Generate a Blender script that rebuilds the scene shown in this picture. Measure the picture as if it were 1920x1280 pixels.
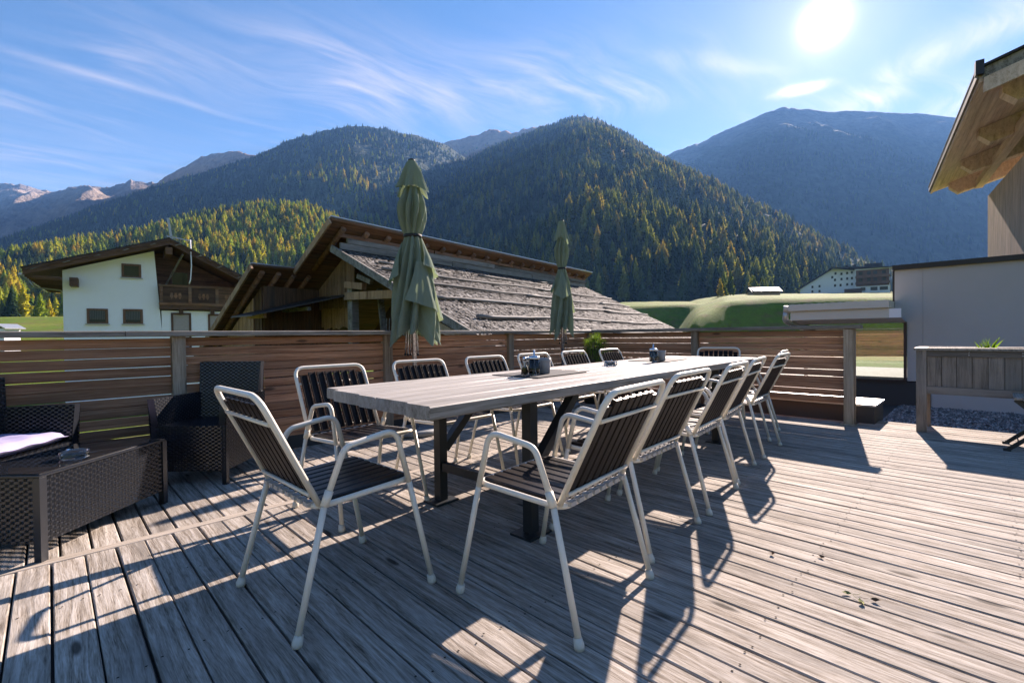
import bpy, math, random
import numpy as np
from mathutils import Vector, Matrix

random.seed(7)
rng = np.random.default_rng(7)
for o in list(bpy.data.objects):
    bpy.data.objects.remove(o)
SC = bpy.context.scene
COL = SC.collection
rad = math.radians

# ------------------------------------------------------------------ camera
EYE = 1.03                                   # eye height above the deck boards
YAW = rad(45.33)                             # the camera looks between the two deck axes
PITCH, ROLL = rad(0.73), rad(0.733)
FWD2 = (math.cos(YAW), math.sin(YAW))
RGT2 = (math.sin(YAW), -math.cos(YAW))
f_ = Vector((FWD2[0]*math.cos(PITCH), FWD2[1]*math.cos(PITCH), -math.sin(PITCH)))
r0_ = Vector((RGT2[0], RGT2[1], 0)); u0_ = r0_.cross(f_)
r_ = r0_*math.cos(ROLL) - u0_*math.sin(ROLL)
u_ = r0_*math.sin(ROLL) + u0_*math.cos(ROLL)
cam = bpy.data.cameras.new('camera'); camo = bpy.data.objects.new('camera', cam)
COL.objects.link(camo)
camo.matrix_world = Matrix(((r_.x, u_.x, -f_.x, 0), (r_.y, u_.y, -f_.y, 0), (r_.z, u_.z, -f_.z, EYE), (0, 0, 0, 1)))
cam.sensor_width = 36; cam.lens = 16.5; cam.clip_start = .05; cam.clip_end = 20000
SC.camera = camo

# ------------------------------------------------------------------ sky, sun, exposure
SUN_EL, SUN_AZ = rad(28.4), rad(11.6)        # azimuth counted from +X towards +Y
SUN = Vector((math.cos(SUN_EL)*math.cos(SUN_AZ), math.cos(SUN_EL)*math.sin(SUN_AZ), math.sin(SUN_EL)))
world = bpy.data.worlds.new('World'); SC.world = world; world.use_nodes = True
wn = world.node_tree.nodes; wl = world.node_tree.links; wn.clear()
class NT:                                     # tiny node helper
    def __init__(s, tree): s.t = tree; s.n = tree.nodes; s.l = tree.links
    def new(s, typ, **kw):
        n = s.n.new(typ)
        for k, v in kw.items(): setattr(n, k, v)
        return n
    def put(s, sock, val):
        if hasattr(val, 'is_output') or isinstance(val, bpy.types.NodeSocket): s.l.new(val, sock)
        elif val is not None: sock.default_value = val
    def math(s, op, a, b=None, c=None, clamp=False):
        n = s.new('ShaderNodeMath', operation=op); n.use_clamp = clamp
        s.put(n.inputs[0], a)
        if b is not None: s.put(n.inputs[1], b)
        if c is not None: s.put(n.inputs[2], c)
        return n.outputs[0]
    def vec(s, op, a, b=None, out=0):
        n = s.new('ShaderNodeVectorMath', operation=op); s.put(n.inputs[0], a)
        if b is not None: s.put(n.inputs[1], b)
        return n.outputs[out]
    def comb(s, x, y, z):
        n = s.new('ShaderNodeCombineXYZ')
        for i, v in enumerate((x, y, z)): s.put(n.inputs[i], v)
        return n.outputs[0]
    def sep(s, v):
        n = s.new('ShaderNodeSeparateXYZ'); s.put(n.inputs[0], v); return n.outputs
    def mix(s, f, a, b, blend='MIX'):
        n = s.new('ShaderNodeMix', data_type='RGBA', blend_type=blend)
        s.put(n.inputs[0], f)
        s.put(n.inputs[6], a if not isinstance(a, tuple) else a + (1,)*(4-len(a)))
        s.put(n.inputs[7], b if not isinstance(b, tuple) else b + (1,)*(4-len(b)))
        return n.outputs[2]
    def noise(s, vec, scale=5, detail=4, rough=.5, dist=0, out=0):
        n = s.new('ShaderNodeTexNoise'); s.put(n.inputs['Vector'], vec)
        n.inputs['Scale'].default_value = scale; n.inputs['Detail'].default_value = detail
        n.inputs['Roughness'].default_value = rough; n.inputs['Distortion'].default_value = dist
        return n.outputs[out]
    def voro(s, vec, scale=5, out=0, feature='F1', rand=1):
        n = s.new('ShaderNodeTexVoronoi', feature=feature); s.put(n.inputs['Vector'], vec)
        n.inputs['Scale'].default_value = scale; n.inputs['Randomness'].default_value = rand
        return n.outputs[out]
    def ramp(s, f, stops, interp='LINEAR'):
        n = s.new('ShaderNodeValToRGB'); s.put(n.inputs[0], f); cr = n.color_ramp; cr.interpolation = interp
        while len(cr.elements) < len(stops): cr.elements.new(.5)
        for e, (p, c) in zip(cr.elements, stops):
            e.position = p; e.color = (c, c, c, 1) if not isinstance(c, tuple) else c + (1,)
        return n.outputs[0]
    def smooth(s, v, a, b):
        n = s.new('ShaderNodeMapRange', interpolation_type='SMOOTHSTEP')
        s.put(n.inputs[0], v); n.inputs[1].default_value = a; n.inputs[2].default_value = b
        return n.outputs[0]
W = NT(world.node_tree)
sky = W.new('ShaderNodeTexSky', sky_type='NISHITA'); sky.sun_disc = False
sky.sun_elevation = SUN_EL; sky.sun_rotation = rad(90) - SUN_AZ
sky.altitude = 1500; sky.air_density = 1.0; sky.dust_density = .12; sky.ozone_density = 2.0
gd = W.new('ShaderNodeTexCoord').outputs['Generated']
dirn = W.vec('NORMALIZE', gd)
dx, dy, dz = W.sep(dirn)
zc = W.math('MAXIMUM', dz, .04)
px_, py_ = W.math('DIVIDE', dx, zc), W.math('DIVIDE', dy, zc)      # the cirrus sheet, overhead plane
warp = W.noise(W.comb(px_, py_, 0), 1.3, 1, .5)
wy = W.math('ADD', py_, W.math('MULTIPLY', W.math('SUBTRACT', warp, .5), .55))
fib = W.noise(W.comb(W.math('MULTIPLY', px_, 1.1), W.math('MULTIPLY', wy, 4.2), 0), 1.7, 5, .62, .4)
big = warp
cir = W.math('MULTIPLY', W.smooth(fib, .40, .80), W.smooth(big, .40, .68))
def band(u, v, cx, cy, ang, lu, lv):          # one bank of cirrus lying in that sheet
    a, b = math.cos(ang), math.sin(ang)
    du, dv = W.math('SUBTRACT', u, cx), W.math('SUBTRACT', v, cy)
    p = W.math('ADD', W.math('MULTIPLY', du, a/lu), W.math('MULTIPLY', dv, b/lu))
    q = W.math('ADD', W.math('MULTIPLY', du, -b/lv), W.math('MULTIPLY', dv, a/lv))
    r2 = W.math('ADD', W.math('MULTIPLY', p, p), W.math('MULTIPLY', q, q))
    return W.math('POWER', 2.718, W.math('MULTIPLY', r2, -1.0))
fibs = W.smooth(fib, .15, .85)
bank = W.math('MULTIPLY', band(px_, wy, 1.05, 1.62, rad(-35), .75, .36), W.math('MULTIPLY', fibs, .52))
trail = W.math('MULTIPLY', band(px_, py_, .22, 2.37, rad(2), .42, .035), W.math('ADD', .08, W.math('MULTIPLY', fibs, .25)))
strk = W.math('MULTIPLY', band(px_, wy, 2.38, .18, rad(50), .55, .12), W.math('MULTIPLY', fibs, .6))
strk2 = W.math('MULTIPLY', band(px_, wy, 2.95, .05, rad(15), .5, .16), W.math('MULTIPLY', fibs, .5))
puff = W.math('MULTIPLY', band(px_, W.math('ADD', py_, W.math('MULTIPLY', W.math('SUBTRACT', W.noise(W.comb(px_, py_, 0), 14, 2, .6), .5), .09)), 2.228, .542, rad(-70), .075, .042), 1.5)
wisp = W.math('MULTIPLY', band(px_, wy, 1.78, .71, rad(-30), .22, .06), W.math('MULTIPLY', fibs, .4))
low = W.math('MULTIPLY', W.smooth(dz, .42, .10), W.math('MULTIPLY', fibs, .45))
cloud = W.math('MULTIPLY', cir, .28)
for c in (bank, trail, strk, strk2, puff, wisp, low): cloud = W.math('ADD', cloud, c)
cloud = W.math('MULTIPLY', W.math('MINIMUM', cloud, .85), W.smooth(dz, .01, .07))
cosS = W.vec('DOT_PRODUCT', dirn, tuple(SUN), out=1)
aur = W.math('POWER', W.math('MAXIMUM', cosS, 0), 26)
aur2 = W.math('POWER', W.math('MAXIMUM', cosS, 0), 210)
disc = W.math('POWER', W.math('MAXIMUM', cosS, 0), 3200)
lum = W.math('ADD', 4.4, W.math('MULTIPLY', aur, 2.0))
cloudc = W.vec('MULTIPLY', W.comb(lum, lum, lum), (1.0, 1.0, 1.03))
hsv = W.new('ShaderNodeHueSaturation'); hsv.inputs['Saturation'].default_value = 1.28; hsv.inputs['Value'].default_value = .80; W.put(hsv.inputs['Color'], sky.outputs[0])
skyc = W.mix(cloud, hsv.outputs[0], cloudc)
glow = W.math('ADD', W.math('MULTIPLY', aur, .55), W.math('ADD', W.math('MULTIPLY', aur2, 1.1), W.math('MULTIPLY', disc, 11)))
skyc = W.vec('ADD', skyc, W.vec('MULTIPLY', W.comb(glow, glow, glow), (1, .98, .94)))
bg = W.new('ShaderNodeBackground'); W.put(bg.inputs[0], skyc); bg.inputs[1].default_value = .060
world.cycles.sampling_method = 'MANUAL'; world.cycles.sample_map_resolution = 256
wo = W.new('ShaderNodeOutputWorld'); wl.new(bg.outputs[0], wo.inputs[0])

sl = bpy.data.lights.new('sun', 'SUN'); sl.energy = 3.7; sl.angle = rad(.53); sl.color = (1, .99, .97)
so = bpy.data.objects.new('sun', sl); COL.objects.link(so)
so.rotation_euler = (-SUN).to_track_quat('-Z', 'Y').to_euler()
so.location = (30, 6, 30)
vs = SC.view_settings
vs.view_transform = 'Standard'; vs.look = 'None'; vs.gamma = 1; vs.use_curve_mapping = False; vs.exposure = 2.1; vs.use_white_balance = True; vs.white_balance_temperature = 7800; vs.white_balance_tint = 22
cy = SC.cycles
SC.render.engine = 'CYCLES'
SC.render.filter_size = 1.05
cy.use_denoising = True; cy.max_bounces = 8; cy.diffuse_bounces = 2; cy.glossy_bounces = 3
cy.transmission_bounces = 8; cy.transparent_max_bounces = 12; cy.volume_bounces = 0
cy.caustics_reflective = False; cy.caustics_refractive = False; cy.sample_clamp_indirect = 6
cy.use_adaptive_sampling = True; cy.adaptive_threshold = .015

# ------------------------------------------------------------------ mesh helpers
def fillet(pts, r, n=5, closed=False):
    P = [Vector(p) for p in pts]; out = []; N = len(P)
    for i, p in enumerate(P):
        if not closed and i in (0, N-1): out.append(p); continue
        a, b = P[i-1], P[(i+1) % N]
        da, db = (a-p), (b-p); la, lb = da.length, db.length; da /= la; db /= lb
        ang = da.angle(db)
        if ang > 3.05: out.append(p); continue
        t = min(r/math.tan(ang/2), la*.48, lb*.48)
        A, B = p+da*t, p+db*t
        for k in range(n+1):
            s = k/n; out.append(A*(1-s)**2 + p*(2*s*(1-s)) + B*s*s)
    return out
class MB:
    def __init__(s): s.v = []; s.f = []; s.m = []; s.sm = []; s.mat = 0; s.smooth = False
    def face(s, idx): s.f.append(tuple(idx)); s.m.append(s.mat); s.sm.append(s.smooth)
    def poly(s, pts):
        b = len(s.v); s.v += [tuple(p) for p in pts]; s.face(range(b, b+len(pts))); return s
    def box(s, x0, x1, y0, y1, z0, z1, M=None):
        b = len(s.v)
        c = [(x, y, z) for z in (z0, z1) for y in (y0, y1) for x in (x0, x1)]
        s.v += [tuple(M @ Vector(p)) for p in c] if M else c
        for q in ((0, 2, 3, 1), (4, 5, 7, 6), (0, 1, 5, 4), (1, 3, 7, 5), (3, 2, 6, 7), (2, 0, 4, 6)): s.face([b+i for i in q])
        return s
    def bar(s, p, q, w, h, up=(0, 0, 1)):      # rectangular bar from p to q
        p, q = Vector(p), Vector(q); d = (q-p); L = d.length; d.normalize()
        up = Vector(up); sd = d.cross(up)
        if sd.length < 1e-4: sd = d.cross(Vector((1, 0, 0)))
        sd.normalize(); up = sd.cross(d)
        M = Matrix(((d.x, sd.x, up.x, p.x), (d.y, sd.y, up.y, p.y), (d.z, sd.z, up.z, p.z), (0, 0, 0, 1)))
        return s.box(0, L, -w/2, w/2, -h/2, h/2, M)
    def plank(s, L, w, h, ch=.004, axis='X', j=None):   # chamfered plank, long axis local X or Y, top at z=0
        a, b = w/2, h
        sec = [(-a+ch, -b), (a-ch, -b), (a, -b+ch), (a, -ch), (a-ch, 0), (-a+ch, 0), (-a, -ch), (-a, -b+ch)]
        return s.extr(sec, 0, L, axis)
    def extr(s, sec, a0, a1, axis='X'):
        b = len(s.v); n = len(sec)
        for t in (a0, a1):
            for (p, q) in sec:
                s.v.append({'X': (t, p, q), 'Y': (p, t, q), 'Z': (p, q, t)}[axis])
        for i in range(n): s.face((b+i, b+(i+1) % n, b+n+(i+1) % n, b+n+i))
        s.face([b+i for i in reversed(range(n))]); s.face([b+n+i for i in range(n)])
        return s
    def tube(s, path, r, n=8, closed=False, cap=True):
        P = [Vector(p) for p in path]; N = len(P); b = len(s.v)
        rr = r if isinstance(r, (list, tuple)) else [r]*N
        T = []
        for i in range(N):
            a = P[(i-1) % N] if closed or i else P[0]; c = P[(i+1) % N] if closed or i < N-1 else P[-1]
            T.append((c-a).normalized())
        ref = Vector((0, 0, 1)) if abs(T[0].z) < .9 else Vector((1, 0, 0))
        nrm = (ref - T[0]*ref.dot(T[0])).normalized()
        osm = s.smooth; s.smooth = True
        for i in range(N):
            if i:
                nrm = nrm - T[i]*nrm.dot(T[i]); nrm.normalize()
            bn = T[i].cross(nrm)
            for k in range(n):
                a = 2*math.pi*k/n
                s.v.append(tuple(P[i] + (nrm*math.cos(a) + bn*math.sin(a))*rr[i]))
        for i in range(N if closed else N-1):
            i2 = (i+1) % N
            for k in range(n): s.face((b+i*n+k, b+i*n+(k+1) % n, b+i2*n+(k+1) % n, b+i2*n+k))
        s.smooth = osm
        if cap and not closed:
            s.face([b+k for k in reversed(range(n))]); s.face([b+(N-1)*n+k for k in range(n)])
        return s
    def lathe(s, prof, n=16, c=(0, 0, 0)):
        b = len(s.v); osm = s.smooth; s.smooth = True
        for (r, z) in prof:
            for k in range(n):
                a = 2*math.pi*k/n; s.v.append((c[0]+r*math.cos(a), c[1]+r*math.sin(a), c[2]+z))
        for i in range(len(prof)-1):
            for k in range(n): s.face((b+i*n+k, b+i*n+(k+1) % n, b+(i+1)*n+(k+1) % n, b+(i+1)*n+k))
        s.smooth = osm
        if prof[0][0] > 1e-4: s.face([b+k for k in reversed(range(n))])
        if prof[-1][0] > 1e-4: s.face([b+(len(prof)-1)*n+k for k in range(n)])
        return s
    def mesh(s, name, mats):
        me = bpy.data.meshes.new(name); me.from_pydata(s.v, [], s.f)
        for m in (mats if isinstance(mats, (list, tuple)) else [mats]): me.materials.append(m)
        me.polygons.foreach_set('material_index', s.m); me.polygons.foreach_set('use_smooth', s.sm)
        me.update(); return me
    def build(s, name, mats, parent=None, loc=None, rot=None):
        return place(s.mesh(name, mats), name, parent, loc, rot)
def place(me, name, parent=None, loc=None, rot=None):
    o = bpy.data.objects.new(name, me); COL.objects.link(o)
    if parent: o.parent = parent
    if loc: o.location = loc
    if rot: o.rotation_euler = rot
    return o
def tag(o, label=None, cat=None, group=None, kind=None):
    if label: o['label'] = label
    if cat: o['category'] = cat
    if group: o['group'] = group
    if kind: o['kind'] = kind
    return o
def thing(name, label, cat, loc=(0, 0, 0), rz=0, group=None):
    o = bpy.data.objects.new(name, None); COL.objects.link(o)
    o.empty_display_size = .2; o.location = loc; o.rotation_euler = (0, 0, rz)
    return tag(o, label, cat, group)
def copy_tree(o, parent=None):
    c = o.copy(); COL.objects.link(c); c.parent = parent
    for ch in o.children: copy_tree(ch, c)
    return c
def CW(r, d, z=0):                            # metres right of / ahead of the terrace corner where the photographer stood
    return (FWD2[0]*d + RGT2[0]*r, FWD2[1]*d + RGT2[1]*r, z)

# ------------------------------------------------------------------ materials
def mat(name):
    m = bpy.data.materials.new(name); m.use_nodes = True
    t = NT(m.node_tree); t.b = m.node_tree.nodes['Principled BSDF']; t.o = m.node_tree.nodes['Material Output']
    return m, t
def setp(t, **kw):
    names = dict(col='Base Color', rough='Roughness', metal='Metallic', spec='Specular IOR Level', ior='IOR', trans='Transmission Weight', coat='Coat Weight', sheen='Sheen Weight', alpha='Alpha')
    for k, v in kw.items():
        t.put(t.b.inputs[names[k]], v if not isinstance(v, tuple) else v + (1,)*(4-len(v)))
def bump(t, h, strength=.3, dist=.01):
    n = t.new('ShaderNodeBump'); n.inputs['Strength'].default_value = strength; n.inputs['Distance'].default_value = dist
    t.put(n.inputs['Height'], h); t.l.new(n.outputs[0], t.b.inputs['Normal'])
def plain(name, col, rough=.5, metal=0, var=.12, scale=30, bmp=.0, spec=.5, coat=0):
    m, t = mat(name); tc = t.new('ShaderNodeTexCoord').outputs['Object']
    n = t.noise(tc, scale, 5, .6); k = t.math('ADD', 1-var, t.math('MULTIPLY', n, 2*var))
    setp(t, col=t.vec('MULTIPLY', t.comb(k, k, k), tuple(col)), rough=t.math('ADD', rough-.06, t.math('MULTIPLY', n, .12)), metal=metal, spec=spec, coat=coat)
    if bmp: bump(t, n, bmp, .004)
    return m
def wood(name, cols, axis='X', along=1.2, across=38, rough=.65, bmp=.35, patch=None, knots=.6, spec=.35, rnd=.30, warp=.04):
    """weathered timber; grain runs along the object's local axis"""
    m, t = mat(name); tc = t.new('ShaderNodeTexCoord').outputs['Object']
    rd = t.new('ShaderNodeObjectInfo').outputs['Random']
    x, y, z = t.sep(tc)
    ax = dict(X=(x, y, z), Y=(y, x, z), Z=(z, x, y))[axis]
    r1 = t.math('MULTIPLY', rd, 71.3); r2 = t.math('MULTIPLY', rd, 19.7)
    l, c, h = t.math('ADD', ax[0], r1), t.math('ADD', ax[1], r2), ax[2]
    wv = t.noise(t.comb(t.math('MULTIPLY', l, 1.3), t.math('MULTIPLY', c, 7), t.math('MULTIPLY', h, 7)), 1, 2, .5)
    cw = t.math('ADD', c, t.math('MULTIPLY', t.math('SUBTRACT', wv, .5), warp))
    g = t.noise(t.comb(t.math('MULTIPLY', l, along), t.math('MULTIPLY', cw, across), t.math('MULTIPLY', h, across*.6)), 1, 5, .68, .3)
    fine = t.noise(t.comb(t.math('MULTIPLY', l, along*7), t.math('MULTIPLY', cw, across*5), t.math('MULTIPLY', h, across*4)), 1, 3, .6)
    f = t.math('ADD', t.math('MULTIPLY', g, .62), t.math('ADD', .06, t.math('MULTIPLY', fine, .28)))
    colr = t.ramp(f, [(.36, cols[0]), (.46, cols[1]), (.56, cols[2]), (.68, cols[3] if len(cols) > 3 else cols[2])])
    big = t.noise(t.comb(t.math('MULTIPLY', l, 1.1), t.math('MULTIPLY', c, 6), h), 1, 4, .6)
    if patch: colr = t.mix(t.math('MULTIPLY', t.smooth(big, .46, .72), .75), colr, patch)
    kn = t.voro(t.comb(t.math('MULTIPLY', l, 1.7), t.math('MULTIPLY', c, 6.5), t.math('MULTIPLY', h, 3)), 1)
    kk = t.math('MULTIPLY', t.smooth(kn, .13, .05), knots)
    colr = t.mix(kk, colr, tuple(v*.35 for v in cols[0]))
    st = t.noise(t.comb(t.math('MULTIPLY', l, 2.1), t.math('MULTIPLY', c, 11), h), 1, 3, .65)
    sk = t.math('ADD', .62, t.math('MULTIPLY', st, .76)); colr = t.vec('MULTIPLY', colr, t.comb(sk, sk, sk))
    b = t.math('ADD', 1-rnd, t.math('MULTIPLY', t.math('FRACT', t.math('MULTIPLY', rd, 7.13)), 2*rnd))
    colr = t.vec('MULTIPLY', colr, t.comb(b, b, b))
    setp(t, col=colr, rough=t.math('ADD', rough, t.math('MULTIPLY', t.math('SUBTRACT', f, .5), -.35)), spec=spec)
    bump(t, t.math('SUBTRACT', f, t.math('MULTIPLY', kk, .4)), bmp, .006)
    return m
def foliage(name, cols, trans=.35, scale=None, var=True):
    m, t = mat(name); oi = t.new('ShaderNodeObjectInfo').outputs['Random']
    geo = t.new('ShaderNodeNewGeometry').outputs['Random Per Island']
    c = t.ramp(oi, [(i/(len(cols)-1), cols[i]) for i in range(len(cols))])
    k = t.math('ADD', .65, t.math('MULTIPLY', geo, .7))
    c = t.vec('MULTIPLY', c, t.comb(k, k, k))
    d = t.new('ShaderNodeBsdfDiffuse'); t.put(d.inputs[0], c)
    tr = t.new('ShaderNodeBsdfTranslucent'); t.put(tr.inputs[0], t.vec('MULTIPLY', c, (1.25, 1.15, .6)))
    mx = t.new('ShaderNodeMixShader'); mx.inputs[0].default_value = trans
    t.l.new(d.outputs[0], mx.inputs[1]); t.l.new(tr.outputs[0], mx.inputs[2]); t.l.new(mx.outputs[0], t.o.inputs[0])
    return m
M = {}
M['deck'] = wood('weathered_deck_wood', [(.080, .059, .045), (.25, .211, .172), (.405, .36, .315), (.535, .49, .44)], 'Y', 2.6, 52, .8, .6, (.19, .17, .15), .85, .08, .15, .05)
M['batten'] = wood('grey_batten_wood', [(.12, .098, .078), (.25, .21, .17), (.35, .30, .25)], 'X', 1.2, 60, .6, .3, None, .3)
M['slat'] = wood('brown_larch_slat', [(.12, .042, .018), (.33, .135, .066), (.48, .225, .122), (.56, .32, .195)], 'X', 1.0, 46, .6, .4, (.36, .185, .11), .8, .4, .30)
M['post'] = wood('grey_brown_post', [(.10, .066, .042), (.24, .17, .115), (.36, .275, .20)], 'Z', 1.2, 40, .65, .4, (.30, .25, .20), .5)
M['rail'] = wood('grey_rail_wood', [(.075, .062, .05), (.185, .155, .13), (.29, .25, .215)], 'X', 1.0, 42, .6, .4, None, .6)
M['table'] = wood('grey_table_plank', [(.09, .07, .052), (.27, .24, .205), (.38, .345, .31), (.48, .445, .40)], 'X', .9, 34, .5, .4, (.37, .335, .295), .85, .5, .10)
M['planter'] = wood('planter_board', [(.08, .06, .048), (.17, .135, .11), (.25, .20, .165)], 'Z', 1.2, 40, .6, .4, (.21, .19, .175), .5, .4, .22)
M['planterx'] = wood('planter_rail', [(.07, .055, .045), (.15, .12, .10), (.22, .185, .16)], 'Y', 1.2, 40, .6, .4, (.2, .185, .17), .5)
M['white_tube'] = plain('off_white_paint', (.76, .70, .60), .35, 0, .11, 9, .05, .5)
M['foot'] = plain('ivory_foot_cap', (.62, .57, .48), .5, 0, .15, 40)
M['choc'] = wood('dark_brown_slat', [(.0045, .0026, .0026), (.0075, .0046, .0045), (.0115, .0075, .0072)], 'Y', 1.5, 60, .36, .12, None, 0, .5, .12)
M['choc_z'] = wood('dark_brown_back_slat', [(.0045, .0026, .0026), (.0075, .0046, .0045), (.0115, .0075, .0072)], 'Y', 1.5, 60, .5, .12, None, 0, .16, .12)
M['clip'] = plain('pale_clip_plastic', (.40, .38, .36), .4)
M['steel_dark'] = plain('anthracite_steel', (.016, .020, .023), .42, .0, .15, 12, .03)
M['alu'] = plain('brushed_aluminium', (.62, .63, .64), .28, 1.0, .06, 30)
M['zinc'] = plain('zinc_sheet', (.42, .43, .44), .35, .6, .12, 6, .05)
M['granite'] = plain('grey_granite', (.20, .215, .225), .6, 0, .5, 160, .2)
M['rattan'] = plain('black_rattan', (.009, .012, .018), .32, 0, .18, 60, .0, .8)
M['rattan_stake'] = plain('black_rattan_stake', (.010, .010, .012), .5)
M['cushion'] = plain('pale_lilac_cushion', (.33, .30, .48), .85, 0, .06, 25, .25)
M['anthr'] = plain('anthracite_render', (.045, .043, .043), .8, 0, .08, 20, .1)
M['coping'] = plain('dark_metal_coping', (.028, .024, .026), .45, .3)
M['white_pl'] = plain('white_plaster', (.84, .83, .88), .9, 0, .05, 3, .25)
M['grey_pl'] = plain('grey_render', (.46, .43, .42), .92, 0, .06, 5, .25)
M['cream'] = plain('cream_fascia', (.62, .58, .52), .6, 0, .06, 8)
M['hotelw'] = plain('pale_hotel_plaster', (.78, .78, .77), .9, 0, .05, .3)
M['darkwin'] = plain('dark_window_pane', (.02, .025, .032), .06, 0, .1, 3)
M['mat'] = plain('dark_place_mat', (.035, .034, .036), .8, 0, .2, 120, .2)
M['ceramic'] = plain('grey_stoneware', (.27, .27, .28), .45, 0, .1, 40, .05)
M['chrome'] = plain('polished_steel', (.70, .70, .70), .16, 1.0, .03)
M['salt'] = plain('white_grains', (.78, .77, .74), .9, 0, .1, 300, .3)
M['pepper'] = plain('dark_grains', (.10, .07, .05), .9, 0, .4, 300, .3)
M['strap'] = plain('black_strap', (.012, .012, .013), .7)
M['bark'] = plain('conifer_bark', (.085, .065, .05), .9, 0, .3, 6)
M['rust'] = plain('dull_screw_head', (.045, .036, .030), .9, .0, .3, 300, 0, .1)
M['soil'] = plain('potting_soil', (.045, .032, .022), .95, 0, .4, 40, .4)
M['pot'] = plain('dark_plant_tub', (.03, .03, .033), .6)
M['wdark'] = wood('dark_house_timber', [(.028, .013, .007), (.075, .034, .019), (.13, .062, .036)], 'X', .5, 16, .7, .3, None, .3)
M['wdarkz'] = wood('dark_barn_boards', [(.035, .018, .010), (.095, .048, .027), (.16, .085, .048)], 'Z', .5, 18, .75, .3, (.07, .055, .045), .3, .3, .3)
M['wgold'] = wood('honey_barn_boards', [(.16, .082, .042), (.34, .19, .108), (.49, .30, .185)], 'Z', .4, 16, .75, .3, (.28, .19, .13), .3, .3, .3)
M['wgrey'] = wood('silver_barn_timber', [(.06, .052, .045), (.15, .135, .12), (.25, .235, .215)], 'X', .4, 14, .75, .5, None, .4)
M['wred'] = wood('red_brown_boards', [(.07, .03, .016), (.17, .075, .04), (.27, .13, .07)], 'X', .4, 14, .75, .4, (.13, .10, .08), .3)
M['wnew'] = wood('new_larch_boarding', [(.40, .265, .19), (.55, .39, .295), (.67, .51, .41)], 'X', .5, 20, .6, .2, None, .3, .35, .08)
M['wnewz'] = wood('new_larch_battens', [(.24, .16, .105), (.40, .295, .215), (.52, .40, .31)], 'Z', .5, 26, .65, .3, (.33, .27, .215), .2, .35, .12)
M['frame_b'] = wood('brown_window_frame', [(.05, .02, .012), (.10, .045, .026), (.15, .07, .04)], 'Z', .6, 20, .5, .2, None, 0)
M['net'] = plain('grey_net_curtain', (.10, .105, .11), .9, 0, .3, 20)
M['curtain'] = plain('pale_shutter', (.36, .30, .29), .9, 0, .15, 9)
M['leaf_dry'] = plain('dry_leaf', (.14, .075, .035), .8, 0, .4, 60)
M['leaf_green'] = plain('yellow_green_leaf', (.20, .20, .05), .8, 0, .3, 60)
m, t = mat('clear_glass'); setp(t, col=(.93, .96, .96), rough=.02, trans=1.0, ior=1.45); M['glass'] = m
m, t = mat('tinted_table_glass'); setp(t, col=(.012, .013, .016), rough=.03, spec=.6); M['tglass'] = m
m, t = mat('window_glass'); g = t.new('ShaderNodeBsdfGlossy'); g.inputs['Roughness'].default_value = .01; g.inputs['Color'].default_value = (.9, .95, .95, 1)
tp = t.new('ShaderNodeBsdfTransparent'); tp.inputs[0].default_value = (.86, .90, .88, 1)
mx = t.new('ShaderNodeMixShader'); mx.inputs[0].default_value = .07; t.l.new(tp.outputs[0], mx.inputs[1]); t.l.new(g.outputs[0], mx.inputs[2]); t.l.new(mx.outputs[0], t.o.inputs[0]); M['mirror'] = m
# parasol cloth
m, t = mat('sage_parasol_cloth'); tc = t.new('ShaderNodeTexCoord').outputs['Object']
c = t.mix(t.noise(tc, 4, 5, .6), (.20, .25, .20), (.27, .32, .255))
wv = t.noise(tc, 160, 2, .5)
d = t.new('ShaderNodeBsdfDiffuse'); t.put(d.inputs[0], c); tr = t.new('ShaderNodeBsdfTranslucent'); t.put(tr.inputs[0], t.vec('MULTIPLY', c, (1.15, 1.2, .8)))
bn = t.new('ShaderNodeBump'); bn.inputs['Strength'].default_value = .3; bn.inputs['Distance'].default_value = .01; t.put(bn.inputs['Height'], t.math('ADD', t.noise(tc, 14, 4, .6), t.math('MULTIPLY', wv, .05)))
t.l.new(bn.outputs[0], d.inputs['Normal'])
mx = t.new('ShaderNodeMixShader'); mx.inputs[0].default_value = .30; t.l.new(d.outputs[0], mx.inputs[1]); t.l.new(tr.outputs[0], mx.inputs[2]); t.l.new(mx.outputs[0], t.o.inputs[0]); M['cloth'] = m
# meadow
m, t = mat('autumn_meadow'); tc = t.new('ShaderNodeTexCoord').outputs['Object']
a = t.noise(tc, .035, 6, .6); b = t.noise(tc, .9, 5, .65); c3 = t.noise(t.vec('MULTIPLY', tc, (6, 6, 2)), 1, 3, .6)
c = t.ramp(a, [(.3, (.062, .112, .013)), (.5, (.105, .165, .02)), (.7, (.165, .18, .03))])
d4 = t.noise(t.vec('MULTIPLY', tc, (1, 1, 3)), .22, 5, .7)
c = t.mix(t.smooth(d4, .48, .66), c, (.15, .125, .042))
k = t.math('ADD', .35, t.math('ADD', t.math('MULTIPLY', b, .8), t.math('MULTIPLY', c3, .5)))
setp(t, col=t.vec('MULTIPLY', c, t.comb(k, k, k)), rough=.9, spec=.1); bump(t, t.math('ADD', b, c3), .6, .12); M['meadow'] = m
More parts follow.
